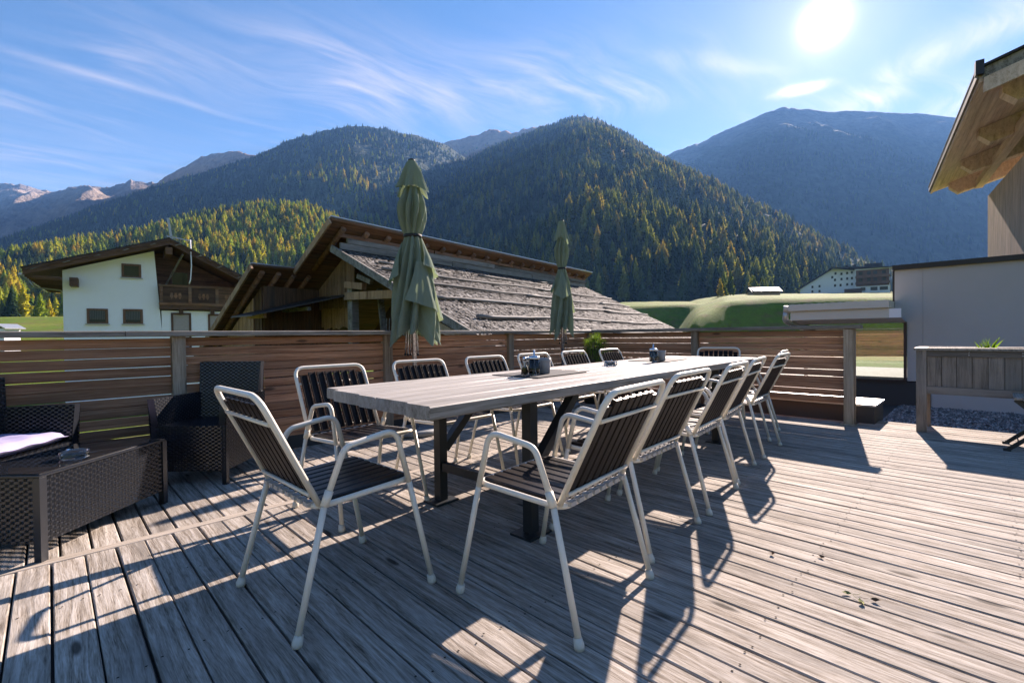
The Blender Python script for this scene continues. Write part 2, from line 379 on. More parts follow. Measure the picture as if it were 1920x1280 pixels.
# forest floor, rocky alpine ground
def alpine(name, lowc, rockc, z0, z1, snow=None):
    m, t = mat(name); tc = t.new('ShaderNodeTexCoord').outputs['Object']; z = t.sep(tc)[2]
    n1 = t.noise(tc, .004, 8, .62); n2 = t.noise(tc, .03, 7, .65); n3 = t.noise(t.vec('MULTIPLY', tc, (1, 1, .35)), .055, 4, .6)
    low = t.ramp(n2, [(.3, tuple(v*.55 for v in lowc)), (.52, lowc), (.75, tuple(v*1.5 for v in lowc))])
    rock = t.ramp(t.math('ADD', t.math('MULTIPLY', n1, .5), t.math('MULTIPLY', n2, .5)), [(.36, tuple(v*.45 for v in rockc)), (.5, rockc), (.62, tuple(v*1.45 for v in rockc))])
    f = t.smooth(t.math('ADD', z, t.math('MULTIPLY', t.math('SUBTRACT', n1, .5), (z1-z0)*1.6)), z0, z1)
    c = t.mix(f, low, rock)
    if snow: c = t.mix(t.math('MULTIPLY', t.smooth(t.math('ADD', z, t.math('MULTIPLY', n3, 220)), snow, snow+60), t.smooth(n2, .55, .62)), c, (.7, .72, .75))
    setp(t, col=c, rough=.95, spec=.1); bump(t, t.math('ADD', n2, t.math('MULTIPLY', n3, 1.2)), 1.0, 14); return m
M['floor_forest'] = alpine('forest_floor', (.065, .078, .036), (.18, .15, .115), 900, 1200)
M['floor_rock'] = alpine('alpine_rock', (.11, .085, .055), (.25, .195, .155), 150, 480)
M['floor_brown'] = alpine('brown_alpine_turf', (.05, .055, .03), (.34, .20, .12), 560, 760)
M['floor_far'] = alpine('far_forest_slope', (.055, .07, .042), (.16, .14, .115), 850, 1120)
M['spruce'] = foliage('spruce_needles', [(.026, .052, .026), (.044, .078, .036), (.066, .102, .042), (.095, .125, .044)], .28)
M['larch'] = foliage('larch_needles', [(.15, .24, .04), (.26, .33, .045), (.34, .37, .048), (.40, .37, .046), (.44, .33, .045)], .5)
M['larchg'] = foliage('green_gold_larch_needles', [(.10, .14, .045), (.18, .22, .06), (.28, .29, .075), (.38, .29, .07)], .45)
M['pine'] = foliage('pine_shrub_needles', [(.10, .19, .035), (.12, .21, .04)], .4)
M['grassg'] = foliage('fresh_grass_blades', [(.12, .24, .03), (.14, .26, .04)], .4)
# ------------------------------------------------------------------ terrain
# skyline and foot of every mountain: (right, ahead, height) of the ridge, then of the foot, in metres
RIDGES=dict(
    larch_hill=((-776,560,45,-319,230,8),(-712,580,75,-295,241,9),(-655,600,103,-273,250,10),(-606,620,121,-254,260,11),(-553,640,140,-233,270,11),
      (-488,650,158,-210,280,12),(-420,660,174,-189,297,13),(-345,660,180,-164,313,15),(-281,650,177,-141,327,16),(-233,640,156,-130,357,17),
      (-189,640,119,-118,398,18),(-145,640,67,-100,439,19),(-102,640,16,-76,480,20)),
    forest_mountain=((-2148,1500,112,-716,500,20),(-1927,1600,269,-618,513,27),(-1855,1700,359,-567,520,30),(-1759,1800,451,-521,533,33),(-1641,1900,546,-472,547,37),
      (-1485,1950,631,-425,559,40),(-1273,2000,715,-356,560,45),(-1114,2000,763,-312,560,48),(-931,1950,808,-273,571,53),(-777,1900,825,-241,589,57),
      (-614,1800,804,-217,638,62),(-491,1800,796,-205,750,70),(-357,1850,785,-170,881,79),(-266,1950,788,-134,980,84),(-143,2100,764,-75,1100,90),
      (105,2300,650,59,1300,100)),
    conical_mountain=((-807,1690,105,-453,950,30),(-685,1885,350,-289,794,29),(-595,2015,487,-207,700,28),(-425,2080,642,-120,588,25),(-236,2080,753,-54,476,22),
      (-23,2015,823,-5,400,21),(177,1950,867,33,364,20),(251,1924,883,46,350,20),(300,1885,871,54,340,20),(359,1859,843,65,337,20),
      (455,1820,768,83,332,20),(538,1755,670,100,327,20),(653,1690,567,124,320,20),(745,1560,441,156,326,20),(811,1456,344,184,331,21),
      (869,1365,259,226,356,22),(898,1274,190,294,418,26),(924,1196,137,371,480,30),(966,1118,51,656,760,40)),
    far_ridge=((-675,2700,926,-475,1900,300),(-522,2700,1047,-367,1900,300),(-384,2700,1101,-270,1900,300),(-276,2700,1130,-194,1900,300),(-169,2700,1150,-119,1900,300),
      (-92,2700,1186,-65,1900,300),(0,2700,1157,0,1900,300),(123,2700,1183,86,1900,300),(245,2700,1197,173,1900,300),(399,2700,1158,281,1900,300),
      (583,2700,1079,410,1900,300)),
    rocky_range=((-3927,2700,1060,-2473,1700,100),(-3406,2700,986,-2144,1700,100),(-3130,2700,933,-1970,1700,100),(-2945,2700,903,-1855,1700,100),(-2807,2700,908,-1768,1700,100),
      (-2639,2700,856,-1661,1700,100),(-2516,2700,876,-1584,1700,100),(-2393,2700,887,-1507,1700,100),(-2286,2700,880,-1439,1700,100),(-2178,2700,912,-1372,1700,100),
      (-2056,2700,904,-1294,1700,100),(-1902,2700,819,-1198,1700,100),(-1657,2700,632,-1043,1700,100)),
    brown_peak=((-2172,2450,652,-1684,1900,250),(-1977,2450,761,-1533,1900,250),(-1838,2450,815,-1425,1900,250),(-1726,2450,883,-1339,1900,250),(-1587,2450,951,-1231,1900,250),
      (-1476,2450,972,-1144,1900,250),(-1378,2450,967,-1069,1900,250),(-1281,2450,933,-993,1900,250),(-1114,2450,847,-864,1900,250),(-891,2450,719,-691,1900,250)),
    hazy_mountain=((491,2700,850,227,1250,40),(798,2700,969,369,1250,40),(936,2700,1041,433,1250,40),(1043,2700,1073,483,1250,40),(1135,2700,1112,526,1250,40),
      (1289,2700,1177,597,1250,40),(1442,2700,1243,668,1250,40),(1580,2700,1287,732,1250,40),(1657,2700,1274,767,1250,40),(1841,2700,1256,852,1250,40),
      (2086,2700,1253,966,1250,40),(2270,2700,1239,1051,1250,40),(2547,2700,1217,1179,1250,40),(2731,2700,1174,1264,1250,40),(3038,2700,1088,1406,1250,40),
      (3498,2700,873,1619,1250,40),(4265,2700,495,1974,1250,40)),
)

def vnoise(x, y, seed=0):
    xi, yi = np.floor(x).astype(np.int64), np.floor(y).astype(np.int64); fx, fy = x-xi, y-yi
    fx = fx*fx*(3-2*fx); fy = fy*fy*(3-2*fy)
    def h(a, b):
        n = (a*374761393 + b*668265263 + seed*974634777) & 0x7fffffff
        n = ((n ^ (n >> 13))*1274126177) & 0x7fffffff
        return ((n ^ (n >> 16)) & 0xffff)/65535.0
    return (h(xi, yi)*(1-fx)+h(xi+1, yi)*fx)*(1-fy) + (h(xi, yi+1)*(1-fx)+h(xi+1, yi+1)*fx)*fy
def fbm(x, y, oct=5, seed=0, ridged=False):
    s = 0; a = .5; t = 0
    for k in range(oct):
        n = vnoise(x*2**k, y*2**k, seed+k*17)
        s = s + a*((1-abs(2*n-1)) if ridged else n); t += a; a *= .5
    return s/t
def sstep(a, b, x):
    t = np.clip((x-a)/(b-a), 0, 1); return t*t*(3-2*t)
def grid_mesh(name, P, matl, kind='structure'):
    nr, nc = P.shape[:2]
    me = bpy.data.meshes.new(name)
    idx = np.arange(nr*nc).reshape(nr, nc)
    q = np.stack([idx[:-1, :-1], idx[:-1, 1:], idx[1:, 1:], idx[1:, :-1]], -1).reshape(-1, 4)
    me.from_pydata(P.reshape(-1, 3).tolist(), [], q.tolist())
    me.materials.append(matl); me.polygons.foreach_set('use_smooth', [True]*len(q)); me.update()
    return tag(place(me, name), kind=kind)
def to_world(R, D, Z):
    return np.stack([FWD2[0]*D+RGT2[0]*R, FWD2[1]*D+RGT2[1]*R, Z], -1)

def bank(d, dc, zc, up):                     # steep grassy bank with a crest at distance dc
    face = zc - 1.05*(dc-d); top = zc + up*(d-dc)
    k = 1.2; return -k*np.log(np.exp(-np.clip(face, -60, 400)/k)+np.exp(-np.clip(top, -60, 400)/k))
def ground_z(R, D):
    dist = np.hypot(R, D); ahead = D > 1
    c = np.where(ahead, R/np.maximum(D, 1), np.sign(R)*9)
    z = -3.2 + 16*sstep(45, 330, dist) + 40*sstep(300, 1200, dist)
    n = fbm(R/14, D/14, 4, 3)-.5; n2 = fbm(R/70, D/70, 3, 5)-.5
    left = -3.2 + 11.2*sstep(24, 135, D) + 3*sstep(135, 260, D)
    z = z + (left-z)*sstep(-.35, -.6, c)*ahead*(1-sstep(260, 400, dist))
    # far bank (left of the gully) and near bank (right of it)
    b2 = bank(D, 150+14*n2*2, 1.03+.061*150, .072)
    zc1 = 1.03 + np.interp(c, [.345, .40, .455, .50, .9], [.0125, .036, .066, .070, .0715])*98
    b1 = bank(D, 98+5*n2*2+np.interp(c, [.34, .46], [-14, 0]), zc1, .088)
    w = sstep(.15, .24, c)*ahead
    b1 = np.where(c > .335, b1, -50); b1 = b1 - 6*(1-sstep(.335, .40, c))
    rt = np.maximum(np.maximum(b1, b2), -3.2)
    rt = np.where(D > 265, np.minimum(rt, 21.9+.01*(D-265)), rt)
    z = z + (rt-z)*w
    z = z + (n*.55+(fbm(R/5, D/5, 3, 9)-.5)*.3)*sstep(20, 60, dist) + n2*1.6*sstep(60, 130, dist)*(1-.75*w)
    back = -3.2 + .16*np.maximum(dist-22, 0)
    return np.where((D < 8) & (dist > 22), np.maximum(z, back*(1-sstep(-4, 8, D))+z*sstep(-4, 8, D)), z)
th = np.concatenate([np.linspace(-math.pi, -1.05, 50)[:-1], np.linspace(-1.05, 1.05, 330), np.linspace(1.05, math.pi, 50)[1:]])
rr = np.concatenate([np.linspace(.5, 60, 40), np.linspace(61, 200, 110), np.linspace(204, 420, 50), np.geomspace(440, 9000, 30)])
TH, RR = np.meshgrid(th, rr); Rg, Dg = RR*np.sin(TH), RR*np.cos(TH)
grid_mesh('ground', to_world(Rg, Dg, ground_z(Rg, Dg))[:, ::-1], M['meadow'])

def mountain(name, matl, cols=240, rows=60, amp=40, scale=260, prof=1.0, rough=0, seed=1, back=.5, spur=None):
    T = np.array(RIDGES[name], float)
    s = np.linspace(0, 1, len(T)); u = np.linspace(0, 1, cols)
    A = np.stack([np.interp(u, s, T[:, k]) for k in range(6)], -1)
    # smooth the polyline a little, then roughen the crest
    for _ in range(3): A[1:-1] = (A[:-2]+2*A[1:-1]+A[2:])/4
    rg = (fbm(u*22, u*0+seed, 4, seed, True)-.5)*rough if rough else 0
    t = np.linspace(0, 1, rows)[:, None]
    R = A[:, 3]+(A[:, 0]-A[:, 3])*t; D = A[:, 4]+(A[:, 1]-A[:, 4])*t
    Z = A[:, 5]+(A[:, 2]-A[:, 5])*t**prof + rg*t**12
    A[:, 2] += rg
    n = fbm(R/scale, D/scale, 5, seed, True)-.55
    fade = np.sin(np.pi*np.clip(t, 0, 1))**.6*(1-t**6)
    Z = Z + amp*n*fade
    if spur is not None: Z = Z + spur(R, D, t)*fade
    # the far side falls away behind the crest
    tb = np.linspace(0, 1, 8)[1:, None]
    Rb = A[:, 0]*(1+back*tb); Db = A[:, 1]*(1+back*tb); Zb = A[:, 2]-(A[:, 2]-A[:, 5])*tb**1.2*.9-4*tb
    P = np.concatenate([to_world(R, D, Z), to_world(Rb, Db, Zb)], 0)
    grid_mesh(name, P[:, ::-1], matl)
    return dict(R=R, D=D, Z=Z, T=t)
MT = {}
MT['rocky_range'] = mountain('rocky_range', M['floor_rock'], 420, 110, 260, 620, 1.0, 26, 3, spur=lambda R, D, t: 260*(fbm(R/300+D/900, D/1500, 4, 8, True)-.5))
MT['brown_peak'] = mountain('brown_peak', M['floor_brown'], 180, 50, 120, 420, 1.0, 22, 5)
MT['far_ridge'] = mountain('far_ridge', M['floor_brown'], 180, 50, 120, 380, 1.0, 26, 9)
MT['hazy_mountain'] = mountain('hazy_mountain', M['floor_far'], 320, 100, 300, 700, .95, 22, 12)
MT['forest_mountain'] = mountain('forest_mountain', M['floor_forest'], 300, 90, 95, 420, 1.02, 14, 21)
MT['conical_mountain'] = mountain('conical_mountain', M['floor_forest'], 300, 90, 115, 330, 1.0, 8, 33)
MT['larch_hill'] = mountain('larch_hill', M['floor_forest'], 200, 50, 26, 120, .95, 4, 44)

# ------------------------------------------------------------------ conifers
def conifer(kind, seed):
    """crown and trunk of a tree 1 m high; branches are many small drooping sprays"""
    rd = random.Random(seed); cr = MB()
    larch = kind == 'larch'
    nl = 20 if larch else 24
    wid = rd.uniform(.19, .25) if larch else rd.uniform(.16, .21)
    for i in range(nl):
        z = .10+.90*(i/(nl-1))**.95
        prof = (1-z)**(.72 if larch else .85)*(1-.35*max(0, .25-z)/.25)
        R0 = wid*prof/.78+.010
        k = (6 if larch else 8) if z < .8 else 5
        a0 = rd.uniform(0, 6.28)
        for j in range(k):
            if rd.random() < (.16 if larch else .06): continue
            a = a0+6.283*j/k+rd.uniform(-.35, .35); R = R0*rd.uniform(.62, 1.18)
            ca, sa = math.cos(a), math.sin(a)
            dr = R*(rd.uniform(-.15, .35) if larch else rd.uniform(.25, .65))
            tip = Vector((ca*R, sa*R, z-dr)); base = Vector((0, 0, z+.012))
            mid = base.lerp(tip, .58)+Vector((0, 0, .012+.06*R)); w = R*rd.uniform(.28, .42)
            sd = Vector((-sa, ca, 0))*w
            dz = Vector((0, 0, -rd.uniform(.25, .55)*R-.008))
            cr.poly([base, mid+sd+dz*.5, tip, mid-sd+dz*.5])
            m2 = base.lerp(tip, rd.uniform(.45, .7)); cr.poly([m2+sd*.5, tip+dz*.35, m2+dz*1.2, m2-sd*.5+dz*.3])
    # opaque core added inside the crown so light does not pass through
    nr_ = 7; b = len(cr.v); cz = [(.13, .62), (.35, .66), (.6, .62), (.82, .5), (.97, .1)]
    for (z, k) in cz:
        for j in range(nr_):
            a = 6.283*j/nr_+z*3; R = wid*((1-z)**(.72 if larch else .85))/.78*k*rd.uniform(.75, 1.2)+.004
            cr.v.append((R*math.cos(a), R*math.sin(a), z+rd.uniform(-.03, .03)))
    for i in range(len(cz)-1):
        for j in range(nr_): cr.face((b+i*nr_+j, b+i*nr_+(j+1) % nr_, b+(i+1)*nr_+(j+1) % nr_, b+(i+1)*nr_+j))
    cr.poly([(0, 0, 1.03), (.012, 0, .95), (-.008, .01, .95)]); cr.poly([(0, 0, 1.02), (0, -.012, .94), (0, .012, .94)])
    tr = MB().tube([(0, 0, -.04), (0, 0, .35), (0, 0, .9)], [.017, .011, .003], 6, cap=False)
    return cr, tr
TREES = {}
for kd, mt in (('spruce', 'spruce'), ('larch', 'larch'), ('larchg', 'larchg')):
    TREES[kd] = []
    for i in range(4):
        cr, tr = conifer('spruce' if kd == 'spruce' else 'larch', 100*i+len(kd)*7)
        jm = MB(); jm.v = list(cr.v); jm.f = list(cr.f); jm.m = [0]*len(cr.f); jm.sm = [False]*len(cr.f)
        b = len(jm.v); jm.v += tr.v; jm.f += [tuple(b+k for k in f) for f in tr.f]; jm.m += [1]*len(tr.f); jm.sm += [True]*len(tr.f)
        TREES[kd].append(dict(crown=cr.mesh('crown', M[mt]), trunk=tr.mesh('trunk', M['bark']), whole=jm.mesh(kd+'_tree', [M[mt], M['bark']])))
def sample(mt, n, tmin=0., tmax=1., seed=0, falloff=0.):
    g = MT[mt]; P = np.stack([g['R'], g['D'], g['Z']], -1); nr, nc = P.shape[:2]
    e1 = P[1:, :-1]-P[:-1, :-1]; e2 = P[:-1, 1:]-P[:-1, :-1]
    ar = np.abs(e1[..., 0]*e2[..., 1]-e1[..., 1]*e2[..., 0])
    tt = np.linspace(0, 1, nr)[:-1, None]*np.ones(nc-1)
    ar = ar*((tt >= tmin) & (tt <= tmax))/np.maximum(P[:-1, :-1, 1], 50)**falloff
    r = np.random.default_rng(seed); p = (ar/ar.sum()).ravel()
    k = r.choice(len(p), n, p=p); i, j = np.divmod(k, nc-1); a, b = r.random(n)[:, None], r.random(n)[:, None]
    Q = P[i, j]*(1-a)*(1-b)+P[i+1, j]*a*(1-b)+P[i, j+1]*(1-a)*b+P[i+1, j+1]*a*b
    return Q, (i+a[:, 0])/(nr-1)
pts = dict(spruce=[], larch=[], larchg=[])
r_ = np.random.default_rng(99)
def plant(mt, n, frac, seed, tmin=.0, tmax=1., fall=.6, h=(13, 23), gold='larch'):
    Q, T = sample(mt, n, tmin, tmax, seed, fall)
    lf = frac(Q[:, 0], Q[:, 1], T)
    isl = r_.random(n) < lf
    # dense stands and thin places
    dens = fbm(Q[:, 0]/90, Q[:, 1]/90, 3, seed+5)
    keep = r_.random(n) < np.clip(-.35+2.6*dens, .12, 1)
    hh = r_.uniform(h[0], h[1], n)*(1-.35*T)*np.clip(.55+.9*dens, .5, 1.35)*np.where(r_.random(n) < .25, r_.uniform(.45, .8, n), 1)
    for kd, s in ((gold, isl & keep), ('spruce', (~isl) & keep)):
        pts[kd].append(np.concatenate([Q[s], hh[s][:, None]], 1))
nz = lambda R, D, s, k: fbm(R/s, D/s, 3, k)
plant('larch_hill', 6000, lambda R, D, T: np.clip(.38+.9*sstep(.36, .6, nz(R, D, 120, 2))+.25*sstep(-480, -250, R), .3, .95), 1, .0, 1, .3, (14, 25))
plant('forest_mountain', 16000, lambda R, D, T: np.clip(.06+.75*np.exp(-((R+430+.12*(D-1100))/150)**2)*sstep(.72, .3, T)*sstep(.35, .6, nz(R, D, 110, 4))+.10*sstep(.5, .7, nz(R, D, 60, 6))+.35*sstep(.3, .05, T), 0, .95), 2, .0, .985, .5, (15, 27))
plant('conical_mountain', 15500, lambda R, D, T: np.clip(.30+.55*sstep(.4, .62, nz(R, D, 90, 7))*sstep(-200, 260, R), .1, .85), 3, .0, .985, .5, (15, 27), 'larchg')
plant('far_ridge', 1600, lambda R, D, T: np.full(R.shape, .25), 5, .4, .85, 0, (13, 20))
plant('hazy_mountain', 7000, lambda R, D, T: np.full(R.shape, .0), 6, .0, .62, .3, (15, 25))
plant('brown_peak', 1500, lambda R, D, T: np.full(R.shape, .0), 8, .3, .75, 0, (13, 20))
# trees of the valley floor by the hotel and along the forest edge
vx = np.array([(96, 215), (100, 222), (118, 228), (123, 240), (128, 250), (134, 262), (139, 270), (146, 274), (152, 282), (160, 290), (110, 236), (114, 252), (131, 285)], float)
vz = ground_z(vx[:, 0], vx[:, 1])
pts['larchg'].append(np.stack([vx[:, 0], vx[:, 1], vz-.3, np.linspace(9, 14, len(vx))], 1))
lx = np.stack([np.linspace(-230, -118, 26)+r_.uniform(-5, 5, 26), r_.uniform(150, 215, 26)], 1); lx[:, 0] = lx[:, 1]*np.linspace(-1.1, -.88, 26)
lz = ground_z(lx[:, 0], lx[:, 1])
for k in range(26): pts['larch' if k % 2 else 'spruce'].append(np.array([[lx[k, 0], lx[k, 1], lz[k]-.3, r_.uniform(8, 15)]]))
LAB = dict(spruce='dark green spruce standing singly near the front edge of the mountain forest',
           larch='golden yellow larch standing near the front edge of the forest behind the white house',
           larchg='green gold larch at the foot of the cone-shaped forested mountain')
GRP = dict(spruce='spruces at the forest edge', larch='golden larches at the forest edge', larchg='green gold larches at the mountain foot')
NEAR = dict(spruce=90, larch=110, larchg=90)
def forest(name, P, kd):
    me = bpy.data.meshes.new(name); W3 = to_world(P[:, 0], P[:, 1], P[:, 2])
    me.from_pydata(W3.tolist(), [], [])
    n = len(P); rr_ = np.random.default_rng(5)
    a = me.attributes.new('tsize', 'FLOAT', 'POINT'); a.data.foreach_set('value', P[:, 3].astype(np.float32))
    a = me.attributes.new('trot', 'FLOAT_VECTOR', 'POINT'); v = np.zeros((n, 3), np.float32); v[:, 2] = rr_.uniform(0, 6.28, n); v[:, :2] = rr_.normal(0, .03, (n, 2)); a.data.foreach_set('vector', v.ravel())
    a = me.attributes.new('tvar', 'INT', 'POINT'); a.data.foreach_set('value', rr_.integers(0, 4, n).astype(np.int32))
    o = tag(place(me, name), kind='stuff')
    c = bpy.data.collections.new(kd+'_variants')
    for k, v in enumerate(TREES[kd]):
        q = bpy.data.objects.new('%s_variant_%d' % (kd, k), v['whole']); c.objects.link(q)
    ng = bpy.data.node_groups.new(name, 'GeometryNodeTree')
    ng.interface.new_socket('Geometry', in_out='INPUT', socket_type='NodeSocketGeometry'); ng.interface.new_socket('Geometry', in_out='OUTPUT', socket_type='NodeSocketGeometry')
    N = ng.nodes; gi = N.new('NodeGroupInput'); go = N.new('NodeGroupOutput'); ip = N.new('GeometryNodeInstanceOnPoints'); ci = N.new('GeometryNodeCollectionInfo')
    ci.inputs['Collection'].default_value = c; ci.inputs['Separate Children'].default_value = True; ci.inputs['Reset Children'].default_value = True
    ip.inputs['Pick Instance'].default_value = True
    def att(nm, ty):
        q = N.new('GeometryNodeInputNamedAttribute'); q.data_type = ty; q.inputs['Name'].default_value = nm; return q.outputs['Attribute']
    L = ng.links; L.new(gi.outputs[0], ip.inputs['Points']); L.new(ci.outputs[0], ip.inputs['Instance'])
    L.new(att('tsize', 'FLOAT'), ip.inputs['Scale']); L.new(att('trot', 'FLOAT_VECTOR'), ip.inputs['Rotation']); L.new(att('tvar', 'INT'), ip.inputs['Instance Index'])
    L.new(ip.outputs[0], go.inputs[0])
    md = o.modifiers.new('scatter', 'NODES'); md.node_group = ng
    return o
for kd in pts:
    P = np.concatenate(pts[kd], 0)
    c = P[:, 0]/P[:, 1]; vis = (np.abs(c) < 1.05) & ~((c > -.36) & (c < .22) & (P[:, 1] < 420)) & (P[:, 2]+P[:, 3] > 6)
    order = np.argsort(np.where(vis, P[:, 1]/P[:, 3], 1e9))[:NEAR[kd]]
    for k in order:
        x, y, z = to_world(P[k, 0], P[k, 1], P[k, 2]); v = TREES[kd][k % 4]
        tr = thing({'spruce': 'spruce_tree'}.get(kd, 'larch_tree'), LAB[kd], 'tree', (x, y, z), r_.uniform(0, 6.28), GRP[kd])
        tr.scale = (P[k, 3],)*3
        place(v['trunk'], 'trunk', tr); place(v['crown'], 'crown', tr)
    forest({'spruce': 'spruce_forest', 'larch': 'golden_larch_forest', 'larchg': 'green_larch_forest'}[kd], np.delete(P, order, 0), kd)
# ------------------------------------------------------------------ terrace deck
deck = bpy.data.objects.new('deck', None); COL.objects.link(deck); tag(deck, kind='structure')
MB().box(-3.2, 6.86, -3.2, 4.62, -3.3, -.034).build('deck_base', M['anthr'], deck)
PITCHB = .1148
near_b = [MB().plank(5.9, PITCHB-.006-k*.0014, .03, .004, 'Y').mesh('plank', M['deck']) for k in range(3)]
far_b = [MB().plank(1.50, PITCHB-.0075-k*.0012, .03, .004, 'Y').mesh('plank', M['deck']) for k in range(3)]
x = -3.05; i = 0
while x < 6.82:
    place(near_b[i % 3], 'plank', deck, (x+random.uniform(-.001, .001), -2.85, random.uniform(-.0015, .0015)), (0, random.uniform(-.006, .006), random.uniform(-.0004, .0004)))
    if x < 6.42: place(far_b[(i+1) % 3], 'plank', deck, (x+.031, 3.115, random.uniform(-.0015, .0015)), (0, random.uniform(-.006, .006), random.uniform(-.001, .001)))
    x += PITCHB; i += 1
MB().plank(9.6, .058, .03, .003, 'X').build('batten', M['batten'], deck, (-3.1, 3.083, .003))

sc_ = MB(); sx0 = -3.05
for i in range(86):
    for yj in [-2.75+.66*q for q in range(11)]:
        if yj > 3.0: yj += .12
        for s in (-.034, .034):
            cx, cy_ = sx0+s+random.uniform(-.006, .006), yj+random.uniform(-.015, .015)
            if cx < 6.8 and random.random() < .93: sc_.poly([(cx+.0042*math.cos(a), cy_+.0042*math.sin(a), .0028) for a in (0, 1.05, 2.09, 3.14, 4.19, 5.24)])
    sx0 += PITCHB
tag(sc_.build('screws', M['rust'], deck), kind='stuff')
# ------------------------------------------------------------------ slatted fences
def slat_fence(label, origin, rz, bays, slat_side, z_top=1.055, z_min=.11):
    f = thing('slat_fence', label, 'fence', origin, rz)
    x0, x1 = bays[0]-.06, bays[-1]+.06
    rl = MB()
    L = x1-x0; cuts = [0, L*.37, L*.74, L] if L > 5 else [0, L+.05]
    for a, b in zip(cuts[:-1], cuts[1:]):
        MB().plank(b-a-.004, .15, .042, .005, 'X').build('top_rail', M['rail'], f, (x0+a, -.01, z_top+.044), (random.uniform(-.006, .006), 0, 0))
    pm = [MB().extr([(-.045, -.045), (.045, -.045), (.045, .045), (-.045, .045)], .0, z_top+.001, 'Z').mesh('post', M['post']) for _ in range(1)]
    for bx in bays: place(pm[0], 'post', f, (bx, 0, 0))
    for a, b in zip(bays[:-1], bays[1:]):
        me = MB().plank(b-a-.094, .069, .022, .004, 'X').mesh('slat', M['slat'])
        for k in range(13):
            z = z_top-.012-.0745*k-.069/2+random.uniform(-.004, .004)
            if z < z_min: continue
            place(me, 'slat', f, (a+.047, slat_side, z), (rad(90)+random.uniform(-.035, .035), random.uniform(-.0022, .0022), 0))
    return f
fA = slat_fence('long brown larch slat fence running behind parasols, rattan seats and dining table', (0, 4.555, 0), 0, [-3.0, -1.13, .74, 2.60, 4.45, 6.255], .0)
MB().box(-3.0, 6.3, -.012, .012, .004, .125).build('base_board', M['anthr'], fA)
fB = slat_fence('short larch slat fence behind the table end, ending beside the zinc box', (6.30, 4.50, 0), rad(-90), [.085, 1.70, 3.44], .0, 1.055, .2)
MB().box(3.39, 3.48, -.075, -.05, 0, 1.05).build('post', M['post'], fB)
MB().box(3.36, 3.51, -.1, .07, .002, .014).build('post_shoe', M['alu'], fB)

# zinc-topped upstand beyond the short fence
zb = thing('roof_box', 'low box with bright zinc sheet lid beyond the short slat fence', 'box', (6.46, .87, 0))
MB().box(0, .62, 0, 3.6, -.03, .19).build('body', M['anthr'], zb)
MB().box(-.012, .64, -.015, 3.62, .191, .212).build('lid', M['zinc'], zb)
# gravel strip
gs = tag(MB().box(6.862, 12.5, -4.5, 1.15, -.9, -.36).build('gravel_bed', M['granite']), kind='structure')
MB().box(7.12, 12.5, 1.152, 5.6, -.9, -.362).build('gravel_bed', M['anthr']); tag(bpy.data.objects['gravel_bed.001'], kind='structure')
gm = MB()
for k in range(7500):
    gx, gy, s = random.uniform(7.1, 11.15), random.uniform(-1.3, 1.12), random.uniform(.014, .032)
    a = random.uniform(0, 6.28); c, sn = math.cos(a), math.sin(a); b = len(gm.v); h = s*random.uniform(.5, .9)
    for (p, q, w) in ((1, 0, 0), (.3, .8, .1), (-.9, .3, 0), (-.2, -.85, .1), (.15, .1, 1), (-.1, .05, -.6)):
        p += random.uniform(-.2, .2); q += random.uniform(-.2, .2)
        gm.v.append((gx+s*(p*c-q*sn), gy+s*(p*sn+q*c), -.35+h*w+random.uniform(0, .014)))
    for i_ in range(4): gm.face((b+i_, b+(i_+1) % 4, b+4)); gm.face((b+(i_+1) % 4, b+i_, b+5))
m, t = mat('grey_gravel'); rv = t.new('ShaderNodeNewGeometry').outputs['Random Per Island']
setp(t, col=t.ramp(rv, [(0, (.06, .062, .07)), (.6, (.17, .17, .175)), (1, (.40, .40, .40))]), rough=.8); M['gravel'] = m
tag(gm.build('gravel', M['gravel']), 'loose grey gravel in the strip below the grey rendered wall', 'gravel', kind='stuff')

# ------------------------------------------------------------------ grey rendered annexe
an = thing('grey_annexe', 'grey rendered annexe with dark coping, white eave and mirror window', 'building', (11.2, 0, -.353)); an.scale = (1.343,)*3
MB().box(0, 3.2, -3.6, .60, -.3, 1.86).box(0, 3.2, .602, .895, 1.14, 1.86).box(0, .5, .602, .765, .34, 1.139).build('wall', M['grey_pl'], an)
MB().box(-.05, 3.24, -3.6, .915, 1.861, 1.925).build('coping', M['coping'], an)
MB().box(.035, .06, .898, .922, 1.43, 1.86).build('downpipe', M['coping'], an)
MB().box(-.012, 3.1, .52, 4.4, -.3, .325).build('plinth', M['anthr'], an)
wf = MB().box(-.05, .0, .77, 3.0, .328, .352).box(-.02, .02, .768, .80, .353, 1.135).box(-.02, .02, 1.95, 1.99, .353, 1.135).build('window', M['coping'], an)
MB().box(-.004, .006, .801, 1.949, .354, 1.134).build('pane', M['mirror'], wf)
ev = MB(); ev.poly([(-.42, .78, 1.201), (0, .766, 1.138), (0, 2.06, 1.138), (-.42, 2.06, 1.201)]); ev.poly([(-.45, .78, 1.2), (-.45, .904, 1.2), (-.45, .904, 1.32), (-.45, .78, 1.32)])
ev.build('soffit', M['white_pl'], an)
MB().box(-.45, -.42, .905, 2.06, 1.20, 1.318).build('fascia', M['cream'], an)
MB().box(-.49, 2.6, .90, 2.08, 1.336, 1.43).box(-.45, 2.5, .91, 2.06, 1.319, 1.335).build('roof_edge', M['cream'], an)
rt_ = MB()
for k in range(14): rt_.extr([(.9+k*.083, 1.431), (.9+k*.083+.042, 1.437), (.9+(k+1)*.083-.003, 1.431)], -.485, 2.6, 'X')
rt_.build('roof_covering', M['cream'], an)
gt = fillet([(-.40, 2.12, 1.36), (-.40, 2.15, 1.20), (-.2, 2.0, 1.10), (.3, 1.7, 1.03), (.6, 1.5, 1.03)], .08, 5)
